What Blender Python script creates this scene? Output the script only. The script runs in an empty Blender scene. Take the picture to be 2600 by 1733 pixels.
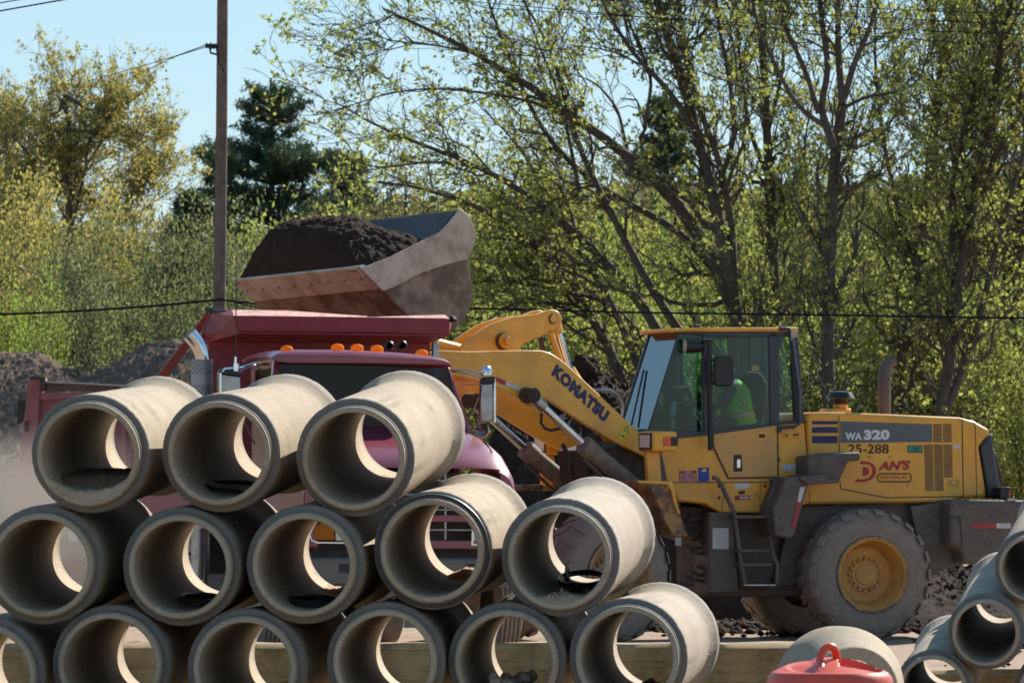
import bpy, math, random
import numpy as np
from mathutils import Vector as V, Matrix, noise as mnoise
sc = bpy.context.scene
COL = sc.collection
R = math.radians
# ---------------------------------------------------------------- camera, sky, sun, exposure
F, CX, HZ, CZ = 14500.0, 1300.0, 1200.0, 1.91      # focal length and horizon in photo pixels, eye height
cam = bpy.data.cameras.new('camera'); cam_o = bpy.data.objects.new('camera', cam); COL.objects.link(cam_o)
cam.sensor_width = 36; cam.lens = 36 * F / 2600; cam.shift_y = (HZ - 866.5) / 2600
cam.clip_end = 3000; cam.clip_start = 0.5
cam_o.location = (0, 0, CZ); cam_o.rotation_euler = (R(90), 0, 0)
cam.dof.use_dof = True; cam.dof.focus_distance = 36; cam.dof.aperture_fstop = 14
sc.camera = cam_o
SUN_AZ, SUN_EL = 34, 35
world = bpy.data.worlds.new('World'); sc.world = world; world.use_nodes = True
wn = world.node_tree; sky = wn.nodes.new('ShaderNodeTexSky'); sky.sky_type = 'NISHITA'; sky.sun_disc = False
sky.sun_elevation = R(SUN_EL); sky.sun_rotation = R(SUN_AZ)
sky.air_density = 1.0; sky.dust_density = 0.0; sky.ozone_density = 8.0
gm = wn.nodes.new('ShaderNodeGamma'); gm.inputs[1].default_value = .5          # softer fall-off from horizon to zenith
wn.links.new(sky.outputs[0], gm.inputs[0]); hs = wn.nodes.new('ShaderNodeHueSaturation'); hs.inputs['Saturation'].default_value = 1.25; hs.inputs['Hue'].default_value = .49; wn.links.new(gm.outputs[0], hs.inputs['Color']); wn.links.new(hs.outputs[0], wn.nodes['Background'].inputs[0]); wn.nodes['Background'].inputs[1].default_value = 0.148
sl = bpy.data.lights.new('sun', 'SUN'); sl.energy = 4.1; sl.angle = R(0.5); sl.color = (1.0, 0.93, 0.83)
sun = bpy.data.objects.new('sun', sl); COL.objects.link(sun)
sdir = V((math.sin(R(SUN_AZ)) * math.cos(R(SUN_EL)), math.cos(R(SUN_AZ)) * math.cos(R(SUN_EL)), math.sin(R(SUN_EL))))
sun.rotation_euler = (-sdir).to_track_quat('-Z', 'Y').to_euler(); sun.location = (20, 20, 60)
sc.view_settings.view_transform = 'Standard'; sc.view_settings.look = 'None'
sc.view_settings.exposure = 1.15; sc.view_settings.gamma = 1; sc.view_settings.use_curve_mapping = False
sc.cycles.max_bounces = 7; sc.cycles.diffuse_bounces = 3; sc.cycles.glossy_bounces = 3
sc.cycles.transmission_bounces = 5; sc.cycles.transparent_max_bounces = 10
sc.cycles.use_denoising = True; sc.cycles.caustics_reflective = False; sc.cycles.caustics_refractive = False

# ---------------------------------------------------------------- measuring helpers
def W(u, v, D):                                   # photo pixel at distance D -> place in the world
    return V(((u - CX) * D / F, D, CZ - (v - HZ) * D / F))
def Z(ox, oy, s): return lambda x, y: (ox + x / s, oy + y / s)
vw = lambda x, y: (x * 1.10544, y * 1.10544)
z1 = Z(0, 900, 2.613); z2 = Z(700, 900, 2.613); z4 = Z(800, 1250, 2.139); z5 = Z(380, 500, 2.613); z6 = Z(1100, 750, 2.851)
z7 = Z(1550, 800, 3.137); z8 = Z(1950, 850, 3.135); z9 = Z(1650, 1150, 2.477); zt = Z(400, 780, 4.706)
class Frame:
    def __init__(s, u, D, th):
        s.x0 = (u - CX) * D / F; s.y0 = D; t = R(th)
        s.a = V((math.cos(t), math.sin(t), 0)); s.n = V((-math.sin(t), math.cos(t), 0)); s.up = V((0, 0, 1))
    def at(s, p, w):
        kx = (p[0] - CX) / F
        t = (w + s.x0 * s.n.x + s.y0 * s.n.y) / (s.n.y + kx * s.n.x)
        return V((kx * t, t, CZ - (p[1] - HZ) * t / F))
    def poly(s, zf, pts, w): return [s.at(zf(*p), w) for p in pts]
    def P(s, a, w, z): return V((s.x0, s.y0, 0)) + s.a * a + s.n * w + V((0, 0, z))
# ---------------------------------------------------------------- scene-graph helpers
ORG = {}
def tag(o, label=None, cat=None, group=None, kind=None):
    if label: o['label'] = label
    if cat: o['category'] = cat
    if group: o['group'] = group
    if kind: o['kind'] = kind
    return o
def thing(name, loc, label, cat, group=None):
    o = bpy.data.objects.new(name, None); COL.objects.link(o); o.location = loc; o.empty_display_size = .2
    ORG[o.name] = V(loc); return tag(o, label, cat, group)
class MB:
    def __init__(s): s.v = []; s.f = []
    def add(s, vs, fs):
        b = len(s.v); s.v += [tuple(v) for v in vs]; s.f += [tuple(b + i for i in f) for f in fs]; return s
    def prism(s, pts, vec):
        n = len(pts); vec = V(vec); q = [V(p) + vec for p in pts]
        return s.add(list(pts) + q, [tuple(range(n)), tuple(range(2 * n - 1, n - 1, -1))] +
                     [(i, n + i, n + (i + 1) % n, (i + 1) % n) for i in range(n)])
    def box(s, c, ex, ey, ez):
        c, ex, ey, ez = V(c), V(ex) / 2, V(ey) / 2, V(ez) / 2
        p = [c - ex - ey - ez, c + ex - ey - ez, c + ex + ey - ez, c - ex + ey - ez]
        return s.prism(p, ez * 2)
    def tube(s, pts, r, m=12, cap=True, rs=None):
        pts = [V(p) for p in pts]; n = len(pts); vs = []; ref = V((.13, .31, .94))
        for i, p in enumerate(pts):
            t = (pts[min(i + 1, n - 1)] - pts[max(i - 1, 0)]).normalized()
            if i == 0:
                if abs(t.dot(ref)) > .9: ref = V((1, .2, 0))
                u = t.cross(ref).normalized()
            else: u = (u - t * u.dot(t)).normalized()
            w = t.cross(u); rr = rs[i] if rs else r
            vs += [p + (u * math.cos(2 * math.pi * k / m) + w * math.sin(2 * math.pi * k / m)) * rr for k in range(m)]
        fs = [(i * m + k, i * m + (k + 1) % m, (i + 1) * m + (k + 1) % m, (i + 1) * m + k) for i in range(n - 1) for k in range(m)]
        if cap: fs += [tuple(range(m))[::-1], tuple((n - 1) * m + k for k in range(m))]
        return s.add(vs, fs)
    def lathe(s, prof, c, ax, m=64, closed=False):   # prof: (along axis, radius)
        c, ax = V(c), V(ax).normalized(); ref = V((0, 0, 1)) if abs(ax.z) < .9 else V((1, 0, 0))
        u = ax.cross(ref).normalized(); w = ax.cross(u); vs = []; n = len(prof)
        for t, r in prof:
            vs += [c + ax * t + (u * math.cos(2 * math.pi * k / m) + w * math.sin(2 * math.pi * k / m)) * r for k in range(m)]
        fs = [(i * m + k, ((i + 1) % n) * m + k, ((i + 1) % n) * m + (k + 1) % m, i * m + (k + 1) % m) for i in range(n if closed else n - 1) for k in range(m)]
        return s.add(vs, fs)
    def quadstrip(s, A, B):
        n = len(A); return s.add(list(A) + list(B), [(i, i + 1, n + i + 1, n + i) for i in range(n - 1)])
    def mesh(s, name, org=V((0, 0, 0))):
        me = bpy.data.meshes.new(name); me.from_pydata([(v[0] - org[0], v[1] - org[1], v[2] - org[2]) for v in s.v], [], s.f); me.update(); return me
    def build(s, name, m, parent=None, smooth=False, bevel=0, seg=2, org=None):
        o0 = ORG[parent.name] if parent else V(org) if org is not None else V((0, 0, 0))
        me = s.mesh(name, o0)
        import bmesh
        bm = bmesh.new(); bm.from_mesh(me); bmesh.ops.recalc_face_normals(bm, faces=bm.faces); bm.to_mesh(me); bm.free()
        o = bpy.data.objects.new(name, me); COL.objects.link(o); me.materials.append(m)
        if parent: o.parent = parent
        else: o.location = o0
        if parent and parent.type == 'MESH': pass
        ORG[o.name] = o0
        if smooth:
            me.polygons.foreach_set('use_smooth', [True] * len(me.polygons)); me.set_sharp_from_angle(angle=R(38))
        if bevel:
            b = o.modifiers.new('bevel', 'BEVEL'); b.width = bevel; b.segments = seg; b.limit_method = 'ANGLE'; b.angle_limit = R(30)
            b.harden_normals = False
            me.polygons.foreach_set('use_smooth', [True] * len(me.polygons)); me.set_sharp_from_angle(angle=R(50))
        return o
def child_fix(o): return o
def np_mesh(name, verts, quads, nv=4):
    me = bpy.data.meshes.new(name); n = len(verts); m = len(quads)
    me.vertices.add(n); me.vertices.foreach_set('co', np.ascontiguousarray(verts, dtype=np.float32).ravel())
    me.loops.add(m * nv); me.loops.foreach_set('vertex_index', np.ascontiguousarray(quads, dtype=np.int32).ravel())
    me.polygons.add(m); me.polygons.foreach_set('loop_start', np.arange(m, dtype=np.int32) * nv)
    me.polygons.foreach_set('loop_total', np.full(m, nv, dtype=np.int32)); me.update(); me.validate(); return me
# ---------------------------------------------------------------- materials
def nodes(name):
    m = bpy.data.materials.new(name); m.use_nodes = True; nt = m.node_tree
    return m, nt, nt.nodes['Principled BSDF'], nt.nodes['Material Output']
def tex(nt, kind='ShaderNodeTexNoise', coord='Object', rnd=True, scale=(1, 1, 1), **kw):
    tc = nt.nodes.new('ShaderNodeTexCoord'); mp = nt.nodes.new('ShaderNodeMapping'); nt.links.new(tc.outputs[coord], mp.inputs[0])
    mp.inputs['Scale'].default_value = scale
    if rnd:
        oi = nt.nodes.new('ShaderNodeObjectInfo'); mu = nt.nodes.new('ShaderNodeMath'); mu.operation = 'MULTIPLY'; mu.inputs[1].default_value = 37
        nt.links.new(oi.outputs['Random'], mu.inputs[0]); nt.links.new(mu.outputs[0], mp.inputs['Location'])
    t = nt.nodes.new(kind); nt.links.new(mp.outputs[0], t.inputs['Vector'])
    for k, v in kw.items(): t.inputs[k].default_value = v
    return t
def ramp(nt, src, stops):
    r = nt.nodes.new('ShaderNodeValToRGB'); nt.links.new(src, r.inputs[0]); e = r.color_ramp.elements
    while len(e) < len(stops): e.new(.5)
    for i, (p, c) in enumerate(stops): e[i].position = p; e[i].color = (*c, 1) if len(c) == 3 else c
    return r
def mixc(nt, fac, a, b, mode='MIX'):
    x = nt.nodes.new('ShaderNodeMix'); x.data_type = 'RGBA'; x.blend_type = mode
    for sck, v in ((x.inputs[0], fac), (x.inputs[6], a), (x.inputs[7], b)):
        if hasattr(v, 'is_linked'): nt.links.new(v, sck)
        elif isinstance(v, (int, float)): sck.default_value = v
        else: sck.default_value = (*v, 1)
    return x.outputs[2]
def bump(nt, bs, src, strength, dist=.01):
    b = nt.nodes.new('ShaderNodeBump'); b.inputs['Strength'].default_value = strength; b.inputs['Distance'].default_value = dist
    nt.links.new(src, b.inputs['Height']); nt.links.new(b.outputs[0], bs.inputs['Normal']); return b
G1 = lambda x: (x, x, x)
def mat(name, col, rough=.5, metal=0, col2=None, scale=4, lo=.4, hi=.65, bmp=0, bscale=60, bdist=.005, dust=0, dcol=(.22, .17, .13), dz=(0.3, 2.2), coat=0, spec=None, detail=6, speck=0):
    """paint/metal/rubber: col with worn patches of col2, plus real dust that is thicker low down on the vehicle"""
    m, nt, bs, out = nodes(name); c = None
    n = tex(nt, Scale=scale, Detail=detail, Roughness=.65)
    base = mixc(nt, ramp(nt, n.outputs[0], [(lo, G1(0)), (hi, G1(1))]).outputs[0], col, col2 or tuple(x * .85 for x in col))
    if dust:
        g = nt.nodes.new('ShaderNodeNewGeometry'); sx = nt.nodes.new('ShaderNodeSeparateXYZ'); nt.links.new(g.outputs['Position'], sx.inputs[0])
        mr = nt.nodes.new('ShaderNodeMapRange'); nt.links.new(sx.outputs[2], mr.inputs[0])
        mr.inputs[1].default_value = dz[0]; mr.inputs[2].default_value = dz[1]; mr.inputs[3].default_value = 1; mr.inputs[4].default_value = .12
        n2 = tex(nt, Scale=scale * 3, Detail=8, Roughness=.7)
        mu = nt.nodes.new('ShaderNodeMath'); mu.operation = 'MULTIPLY'; nt.links.new(mr.outputs[0], mu.inputs[0])
        r2 = ramp(nt, n2.outputs[0], [(.3, G1(.25)), (.7, G1(1))]); nt.links.new(r2.outputs[0], mu.inputs[1])
        m3 = nt.nodes.new('ShaderNodeMath'); m3.operation = 'MULTIPLY'; nt.links.new(mu.outputs[0], m3.inputs[0]); m3.inputs[1].default_value = dust
        base = mixc(nt, m3.outputs[0], base, dcol)
    if speck:                                       # mud spatter
        n4 = tex(nt, Scale=55, Detail=3, Roughness=.6); n5 = tex(nt, Scale=1.6, Detail=3)
        k = nt.nodes.new('ShaderNodeMath'); k.operation = 'MULTIPLY'
        nt.links.new(ramp(nt, n4.outputs[0], [(.58, G1(0)), (.62, G1(speck))]).outputs[0], k.inputs[0]); nt.links.new(ramp(nt, n5.outputs[0], [(.42, G1(.1)), (.62, G1(1))]).outputs[0], k.inputs[1])
        base = mixc(nt, k.outputs[0], base, dcol)
    nt.links.new(base, bs.inputs['Base Color'])
    bs.inputs['Roughness'].default_value = rough; bs.inputs['Metallic'].default_value = metal
    if coat: bs.inputs['Coat Weight'].default_value = coat; bs.inputs['Coat Roughness'].default_value = .15
    if spec is not None: bs.inputs['Specular IOR Level'].default_value = spec
    if bmp:
        nb = tex(nt, Scale=bscale, Detail=5); bump(nt, bs, nb.outputs[0], bmp, bdist)
    return m
def concrete(name, tint=(1, 1, 1), Rr=None):
    m, nt, bs, out = nodes(name)
    a = tex(nt, Scale=2.2, Detail=6, Roughness=.6); b = tex(nt, Scale=170, Detail=3, Roughness=.8); d = tex(nt, Scale=9, Detail=8, Roughness=.7, scale=(1, .25, 1))
    t = lambda c: tuple(x * y for x, y in zip(c, tint))
    c = mixc(nt, ramp(nt, a.outputs[0], [(.35, G1(0)), (.7, G1(1))]).outputs[0], t((.46, .365, .255)), t((.56, .465, .345)))
    c = mixc(nt, ramp(nt, d.outputs[0], [(.55, G1(0)), (.8, G1(.55))]).outputs[0], c, t((.27, .235, .185)))
    c = mixc(nt, ramp(nt, b.outputs[0], [(.42, G1(.0)), (.60, G1(.45))]).outputs[0], c, (.17, .15, .13))
    st = tex(nt, Scale=3.1, Detail=7, Roughness=.75, scale=(1.4, .6, 1.4))
    c = mixc(nt, ramp(nt, st.outputs[0], [(.56, G1(0)), (.70, G1(.6))]).outputs[0], c, t((.20, .15, .10)))
    ring = tex(nt, 'ShaderNodeTexWave', rnd=False, Scale=14, Distortion=2.5, Detail=3); ring.bands_direction = 'Y'
    # rougher, darker aggregate at the bell end (y beyond 2.1 m in the pipe's own axis)
    tc = nt.nodes.new('ShaderNodeTexCoord'); sx = nt.nodes.new('ShaderNodeSeparateXYZ'); nt.links.new(tc.outputs['Object'], sx.inputs[0])
    mr = nt.nodes.new('ShaderNodeMapRange'); nt.links.new(sx.outputs[1], mr.inputs[0]); mr.inputs[1].default_value = 2.24; mr.inputs[2].default_value = 2.27
    e = tex(nt, Scale=60, Detail=5, Roughness=.85)
    e2 = ramp(nt, e.outputs[0], [(.40, G1(.05)), (.58, G1(.9))])
    mm = nt.nodes.new('ShaderNodeMath'); mm.operation = 'MULTIPLY'; nt.links.new(mr.outputs[0], mm.inputs[0]); nt.links.new(e2.outputs[0], mm.inputs[1])
    m5 = nt.nodes.new('ShaderNodeMath'); m5.operation = 'MULTIPLY'; nt.links.new(mm.outputs[0], m5.inputs[0]); m5.inputs[1].default_value = .85
    c = mixc(nt, m5.outputs[0], c, (.20, .19, .175))
    if Rr:                                          # darker grey on the shoulder behind the tongue
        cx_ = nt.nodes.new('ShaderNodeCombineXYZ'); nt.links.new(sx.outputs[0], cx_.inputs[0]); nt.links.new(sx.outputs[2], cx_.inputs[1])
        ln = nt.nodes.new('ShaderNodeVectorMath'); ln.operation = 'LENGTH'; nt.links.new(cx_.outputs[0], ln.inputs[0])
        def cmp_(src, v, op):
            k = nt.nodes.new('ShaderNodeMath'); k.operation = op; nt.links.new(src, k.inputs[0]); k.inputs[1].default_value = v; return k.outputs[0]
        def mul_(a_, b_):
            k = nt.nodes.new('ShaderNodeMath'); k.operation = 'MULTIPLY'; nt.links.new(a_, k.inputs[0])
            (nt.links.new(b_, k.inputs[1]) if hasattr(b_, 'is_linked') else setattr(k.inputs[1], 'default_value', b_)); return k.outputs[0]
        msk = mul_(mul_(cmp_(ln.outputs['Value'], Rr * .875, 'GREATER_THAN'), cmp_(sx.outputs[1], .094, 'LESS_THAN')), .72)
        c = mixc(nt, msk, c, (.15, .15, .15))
    oi = nt.nodes.new('ShaderNodeObjectInfo'); r3 = ramp(nt, oi.outputs['Random'], [(0, (.92, .92, .92)), (1, (1.06, 1.06, 1.06))])
    c = mixc(nt, 1.0, c, r3.outputs[0], 'MULTIPLY'); c = mixc(nt, 1.0, c, oi.outputs['Color'], 'MULTIPLY')
    hv = tex(nt, 'ShaderNodeTexVoronoi', Scale=26, Randomness=1.0); hr = ramp(nt, hv.outputs['Distance'], [(.055, G1(.75)), (.085, G1(0))])       # air holes
    hn = tex(nt, Scale=2.5, Detail=2); hk = nt.nodes.new('ShaderNodeMath'); hk.operation = 'MULTIPLY'; nt.links.new(hr.outputs[0], hk.inputs[0]); nt.links.new(ramp(nt, hn.outputs[0], [(.5, G1(0)), (.6, G1(1))]).outputs[0], hk.inputs[1])
    c = mixc(nt, hk.outputs[0], c, (.10, .08, .06))
    sc_ = tex(nt, Scale=7, Detail=2, Roughness=.5, scale=(5, .35, 5), Distortion=1.5)                                                         # pale scrapes along the barrel
    c = mixc(nt, ramp(nt, sc_.outputs[0], [(.66, G1(0)), (.72, G1(.35))]).outputs[0], c, (.62, .56, .48))
    nt.links.new(c, bs.inputs['Base Color']); bs.inputs['Roughness'].default_value = .85; bs.inputs['Specular IOR Level'].default_value = .3
    ad = nt.nodes.new('ShaderNodeMath'); ad.operation = 'ADD'; nt.links.new(b.outputs[0], ad.inputs[0])
    m2 = nt.nodes.new('ShaderNodeMath'); m2.operation = 'MULTIPLY'; nt.links.new(ring.outputs[0], m2.inputs[0]); m2.inputs[1].default_value = .25
    nt.links.new(m2.outputs[0], ad.inputs[1]); bump(nt, bs, ad.outputs[0], .8, .007)
    return m
def soil(name, c1, c2, scale=6, bs_=.9, bd=.05):
    m, nt, bs, out = nodes(name)
    a = tex(nt, rnd=False, Scale=scale, Detail=9, Roughness=.75); b = tex(nt, rnd=False, Scale=scale * 8, Detail=6, Roughness=.8)
    c = mixc(nt, ramp(nt, a.outputs[0], [(.35, G1(0)), (.68, G1(1))]).outputs[0], c1, c2)
    c = mixc(nt, ramp(nt, b.outputs[0], [(.4, G1(0)), (.7, G1(.6))]).outputs[0], c, tuple(x * .55 for x in c1))
    nt.links.new(c, bs.inputs['Base Color']); bs.inputs['Roughness'].default_value = .95; bs.inputs['Specular IOR Level'].default_value = .15
    bump(nt, bs, b.outputs[0], bs_, bd); return m
def leafmat(name, cols, trans=.5, tcol=None):
    m, nt, bs, out = nodes(name); nt.nodes.remove(bs)
    g = nt.nodes.new('ShaderNodeNewGeometry'); r = ramp(nt, g.outputs['Random Per Island'], [(i / (len(cols) - 1), c) for i, c in enumerate(cols)])
    d = nt.nodes.new('ShaderNodeBsdfDiffuse'); t = nt.nodes.new('ShaderNodeBsdfTranslucent'); gl = nt.nodes.new('ShaderNodeBsdfGlossy'); gl.inputs['Roughness'].default_value = .6
    nt.links.new(r.outputs[0], d.inputs[0])
    tc_ = mixc(nt, 1.0, r.outputs[0], tcol or (1.5, 1.5, .7), 'MULTIPLY'); nt.links.new(tc_, t.inputs[0])
    mx = nt.nodes.new('ShaderNodeMixShader'); mx.inputs[0].default_value = trans; nt.links.new(d.outputs[0], mx.inputs[1]); nt.links.new(t.outputs[0], mx.inputs[2])
    m2 = nt.nodes.new('ShaderNodeMixShader'); m2.inputs[0].default_value = .02; nt.links.new(mx.outputs[0], m2.inputs[1]); nt.links.new(gl.outputs[0], m2.inputs[2])
    nt.links.new(m2.outputs[0], out.inputs[0]); return m
def glassmat(name, tint, refl=1.0, dirt=1.0):
    m, nt, bs, out = nodes(name); nt.nodes.remove(bs)
    t = nt.nodes.new('ShaderNodeBsdfTransparent'); t.inputs[0].default_value = (*tint, 1)
    g = nt.nodes.new('ShaderNodeBsdfGlossy'); g.inputs['Roughness'].default_value = .03
    fr = nt.nodes.new('ShaderNodeFresnel'); fr.inputs[0].default_value = 1.5
    mx = nt.nodes.new('ShaderNodeMath'); mx.operation = 'MULTIPLY'; nt.links.new(fr.outputs[0], mx.inputs[0]); mx.inputs[1].default_value = 1.6 * refl
    mx.use_clamp = True
    ms = nt.nodes.new('ShaderNodeMixShader'); nt.links.new(mx.outputs[0], ms.inputs[0]); nt.links.new(t.outputs[0], ms.inputs[1]); nt.links.new(g.outputs[0], ms.inputs[2])
    df = nt.nodes.new('ShaderNodeBsdfDiffuse'); df.inputs[0].default_value = (.45, .47, .45, 1)
    dn = tex(nt, Scale=3, Detail=6); dr = ramp(nt, dn.outputs[0], [(.35, G1(.02 * dirt)), (.8, G1(.14 * dirt))])
    m3 = nt.nodes.new('ShaderNodeMixShader'); nt.links.new(dr.outputs[0], m3.inputs[0]); nt.links.new(ms.outputs[0], m3.inputs[1]); nt.links.new(df.outputs[0], m3.inputs[2])
    nt.links.new(m3.outputs[0], out.inputs[0]); return m
M = {}
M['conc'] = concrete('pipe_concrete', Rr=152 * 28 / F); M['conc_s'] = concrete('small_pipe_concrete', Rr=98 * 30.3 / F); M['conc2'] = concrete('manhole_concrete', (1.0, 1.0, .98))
M['yellow'] = mat('loader_yellow_paint', (.88, .40, .025), .42, col2=(.76, .33, .025), scale=2.5, dust=.5, dz=(.6, 2.8), dcol=(.34, .22, .12), speck=.5, coat=.2, bmp=.05, bscale=18)
M['doorpaint'] = mat('mud_spattered_yellow', (.82, .38, .035), .5, col2=(.66, .30, .04), scale=3, dust=.9, dz=(1.2, 3.2), dcol=(.36, .25, .18), speck=.95)
M['boom'] = mat('boom_yellow_paint', (.86, .43, .05), .45, col2=(.56, .28, .04), scale=3, lo=.45, hi=.75, dust=.35, dz=(.6, 4), dcol=(.3, .17, .09), coat=.2, bmp=.06, bscale=15)
M['rusty'] = mat('rusty_yellow_paint', (.40, .20, .05), .75, col2=(.10, .055, .035), scale=6, lo=.42, hi=.55, dust=.6, bmp=.3, bscale=30)
M['navy'] = mat('navy_frame_paint', (.020, .026, .045), .45, col2=(.03, .035, .05), dust=.25, dz=(.8, 3), coat=.2)
M['stripe'] = mat('navy_decal', (.012, .018, .09), .5, dust=.1)
M['decalgrey'] = mat('grey_decal', (.10, .11, .12), .5, col2=(.12, .125, .13), dust=.2)
M['chassis'] = mat('chassis_grey_paint', (.06, .055, .052), .7, col2=(.12, .095, .075), scale=7, dust=.8, dz=(.2, 2.4), dcol=(.22, .16, .12), bmp=.2, bscale=25)
M['dark'] = mat('shadowed_machinery_black', (.022, .018, .016), .8, col2=(.06, .043, .032), scale=9, dust=.4, bmp=.3, bscale=20)
M['rubber'] = mat('dusty_tyre_rubber', (.14, .115, .10), .9, col2=(.25, .20, .165), scale=5, lo=.35, hi=.7, dust=.8, dz=(0, 3.0), dcol=(.36, .265, .20), bmp=.35, bscale=30, bdist=.01)
M['rim'] = mat('yellow_wheel_rim', (.72, .32, .03), .5, col2=(.52, .23, .035), scale=5, dust=.75, dz=(.1, 1.6), bmp=.1, bscale=20)
M['steel'] = mat('worn_bucket_steel', (.40, .285, .205), .55, metal=.15, col2=(.17, .10, .065), scale=2.6, lo=.44, hi=.60, dust=.5, dz=(9, 10), dcol=(.06, .035, .025), speck=.5, bmp=.2, bscale=12, detail=9)
M['edge'] = mat('worn_cutting_edge_steel', (.56, .45, .36), .55, metal=.15, col2=(.36, .25, .18), scale=4, speck=.4, dcol=(.08, .05, .035), bmp=.15, bscale=20)
M['rust'] = mat('rusted_steel', (.13, .075, .055), .75, metal=.2, col2=(.085, .05, .04), scale=5, bmp=.3, bscale=25)
M['rim_edge'] = mat('scuffed_rim_edge', (.50, .27, .09), .7, col2=(.20, .13, .09), scale=9, lo=.4, hi=.55)
M['cyl'] = mat('mud_caked_cylinder', (.26, .205, .17), .85, col2=(.15, .12, .10), scale=6, bmp=.5, bscale=30)
M['rimd'] = mat('mud_dusted_rim', (.40, .26, .13), .8, col2=(.30, .18, .09), scale=5, bmp=.3)
M['cabdark'] = mat('dark_blue_cab_interior', (.008, .011, .028), .8)
M['chrome'] = mat('chrome', (.75, .76, .78), .12, metal=1, col2=(.6, .6, .6), scale=10)
M['dullchrome'] = mat('dusty_chrome', (.40, .40, .41), .32, metal=.9, col2=(.28, .26, .23), scale=8)
M['red'] = mat('truck_red_paint', (.215, .010, .032), .35, col2=(.25, .016, .045), scale=2, dust=.12, dz=(.4, 2.6), dcol=(.3, .2, .2), coat=.8, spec=.6)
M['bumper'] = mat('grey_bumper', (.10, .105, .115), .4, metal=.4, col2=(.15, .125, .10), scale=5, dust=.4)
M['bedred'] = mat('faded_red_bed_paint', (.27, .028, .036), .55, col2=(.20, .02, .028), scale=3, lo=.4, hi=.7, dust=.15, dz=(1, 5), bmp=.15, bscale=10)
M['rim_lit'] = mat('sunlit_bed_rim_tone', (.62, .38, .33), .6, col2=(.45, .18, .15), scale=9, lo=.4, hi=.6, bmp=.3, bscale=40)  # paler than the bed paint so the top rim looks sunlit
M['dustred'] = mat('dusty_red_bed_paint', (.30, .085, .085), .7, col2=(.22, .045, .05), scale=2.5, dust=.5, dz=(0, 4), dcol=(.3, .22, .18))
M['amber'] = leafmat('amber_lens', [(.95, .36, .015), (.97, .42, .02)], .72, (1.0, 1.0, 1.0))
M['orange'] = mat('orange_lens', (.75, .08, .02), .3, coat=.4)
M['lens'] = mat('headlight_glass', (.62, .60, .55), .2, col2=(.5, .48, .44), coat=.7)
M['white'] = mat('white_sticker', (.62, .62, .6), .6, dust=.2)
M['redst'] = mat('red_sticker', (.42, .035, .05), .55, dust=.2)
M['bluest'] = mat('blue_sticker', (.03, .06, .35), .55, dust=.1)
M['greenst'] = mat('green_sticker', (.05, .36, .22), .55)
M['black'] = mat('black_plastic', (.012, .012, .013), .4)
M['blackprint'] = mat('black_print', (.015, .015, .016), .6)
M['whiteprint'] = mat('white_print', (.72, .72, .72), .6)
M['redprint'] = mat('red_print', (.40, .02, .03), .55)
M['warn'] = mat('yellow_warning_sticker', (.75, .62, .05), .5)
M['seat'] = mat('dark_seat_fabric', (.02, .022, .026), .9)
M['skin'] = mat('skin', (.42, .22, .15), .55)
M['hair'] = mat('dark_hair', (.03, .02, .015), .7)
M['shirt'] = mat('dark_blue_shirt', (.03, .045, .08), .9, bmp=.2, bscale=40)
M['lime'] = mat('lime_vest_fabric', (.20, .52, .05), .8, bmp=.3, bscale=25)
M['vestorange'] = mat('orange_vest_tape', (.9, .16, .03), .7)
M['vestsilver'] = mat('silver_vest_tape', (.5, .52, .5), .5)
M['wood'] = mat('weathered_timber', (.38, .26, .115), .85, col2=(.21, .13, .055), scale=5, bmp=.4, bscale=30)
M['pole'] = mat('weathered_pole_wood', (.20, .145, .12), .9, col2=(.12, .085, .07), scale=5, bmp=.4, bscale=30)
M['wire'] = mat('wire_black', (.02, .022, .03), 1.0, spec=0)
M['coral'] = mat('sun_faded_orange_red_plastic', (.68, .085, .035), .4, col2=(.56, .07, .035), scale=5, dust=.0, bmp=.08, bscale=25)
M['gasket'] = mat('black_rubber_gasket', (.018, .017, .018), .45, coat=.1)
M['bark'] = mat('grey_brown_bark', (.105, .085, .07), .95, col2=(.065, .052, .043), scale=8, bmp=.6, bscale=14, bdist=.03)
M['glass'] = glassmat('tinted_cab_glass', (.66, .86, .82), .5, .12); M['wsglass'] = glassmat('windscreen_glass', (.45, .60, .62), 1.25, .3); M['back_shade'] = mat('shaded_back_steel', (.085, .065, .062), .7, col2=(.07, .05, .042), scale=3)  # last one: bucket steel with the back wall's shade in its colour
M['truckglass'] = glassmat('truck_glass', (.20, .25, .40), .4, .02)
M['mirror'] = mat('mirror_glass', (.85, .87, .9), .02, metal=1)
M['darksoil'] = soil('dark_topsoil', (.046, .027, .017), (.088, .052, .034), 7)
M['wetsoil'] = soil('wet_brown_dirt', (.24, .17, .12), (.32, .235, .165), 7, .4, .004)
M['greysoil'] = soil('grey_brown_soil', (.21, .145, .105), (.31, .22, .165), 5)
M['tansoil'] = soil('tan_clay', (.42, .29, .19), (.52, .38, .26), 9, .4, .004)
M['clodsoil'] = soil('grey_clay', (.42, .34, .27), (.50, .42, .35), 9, .4, .004)
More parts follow.
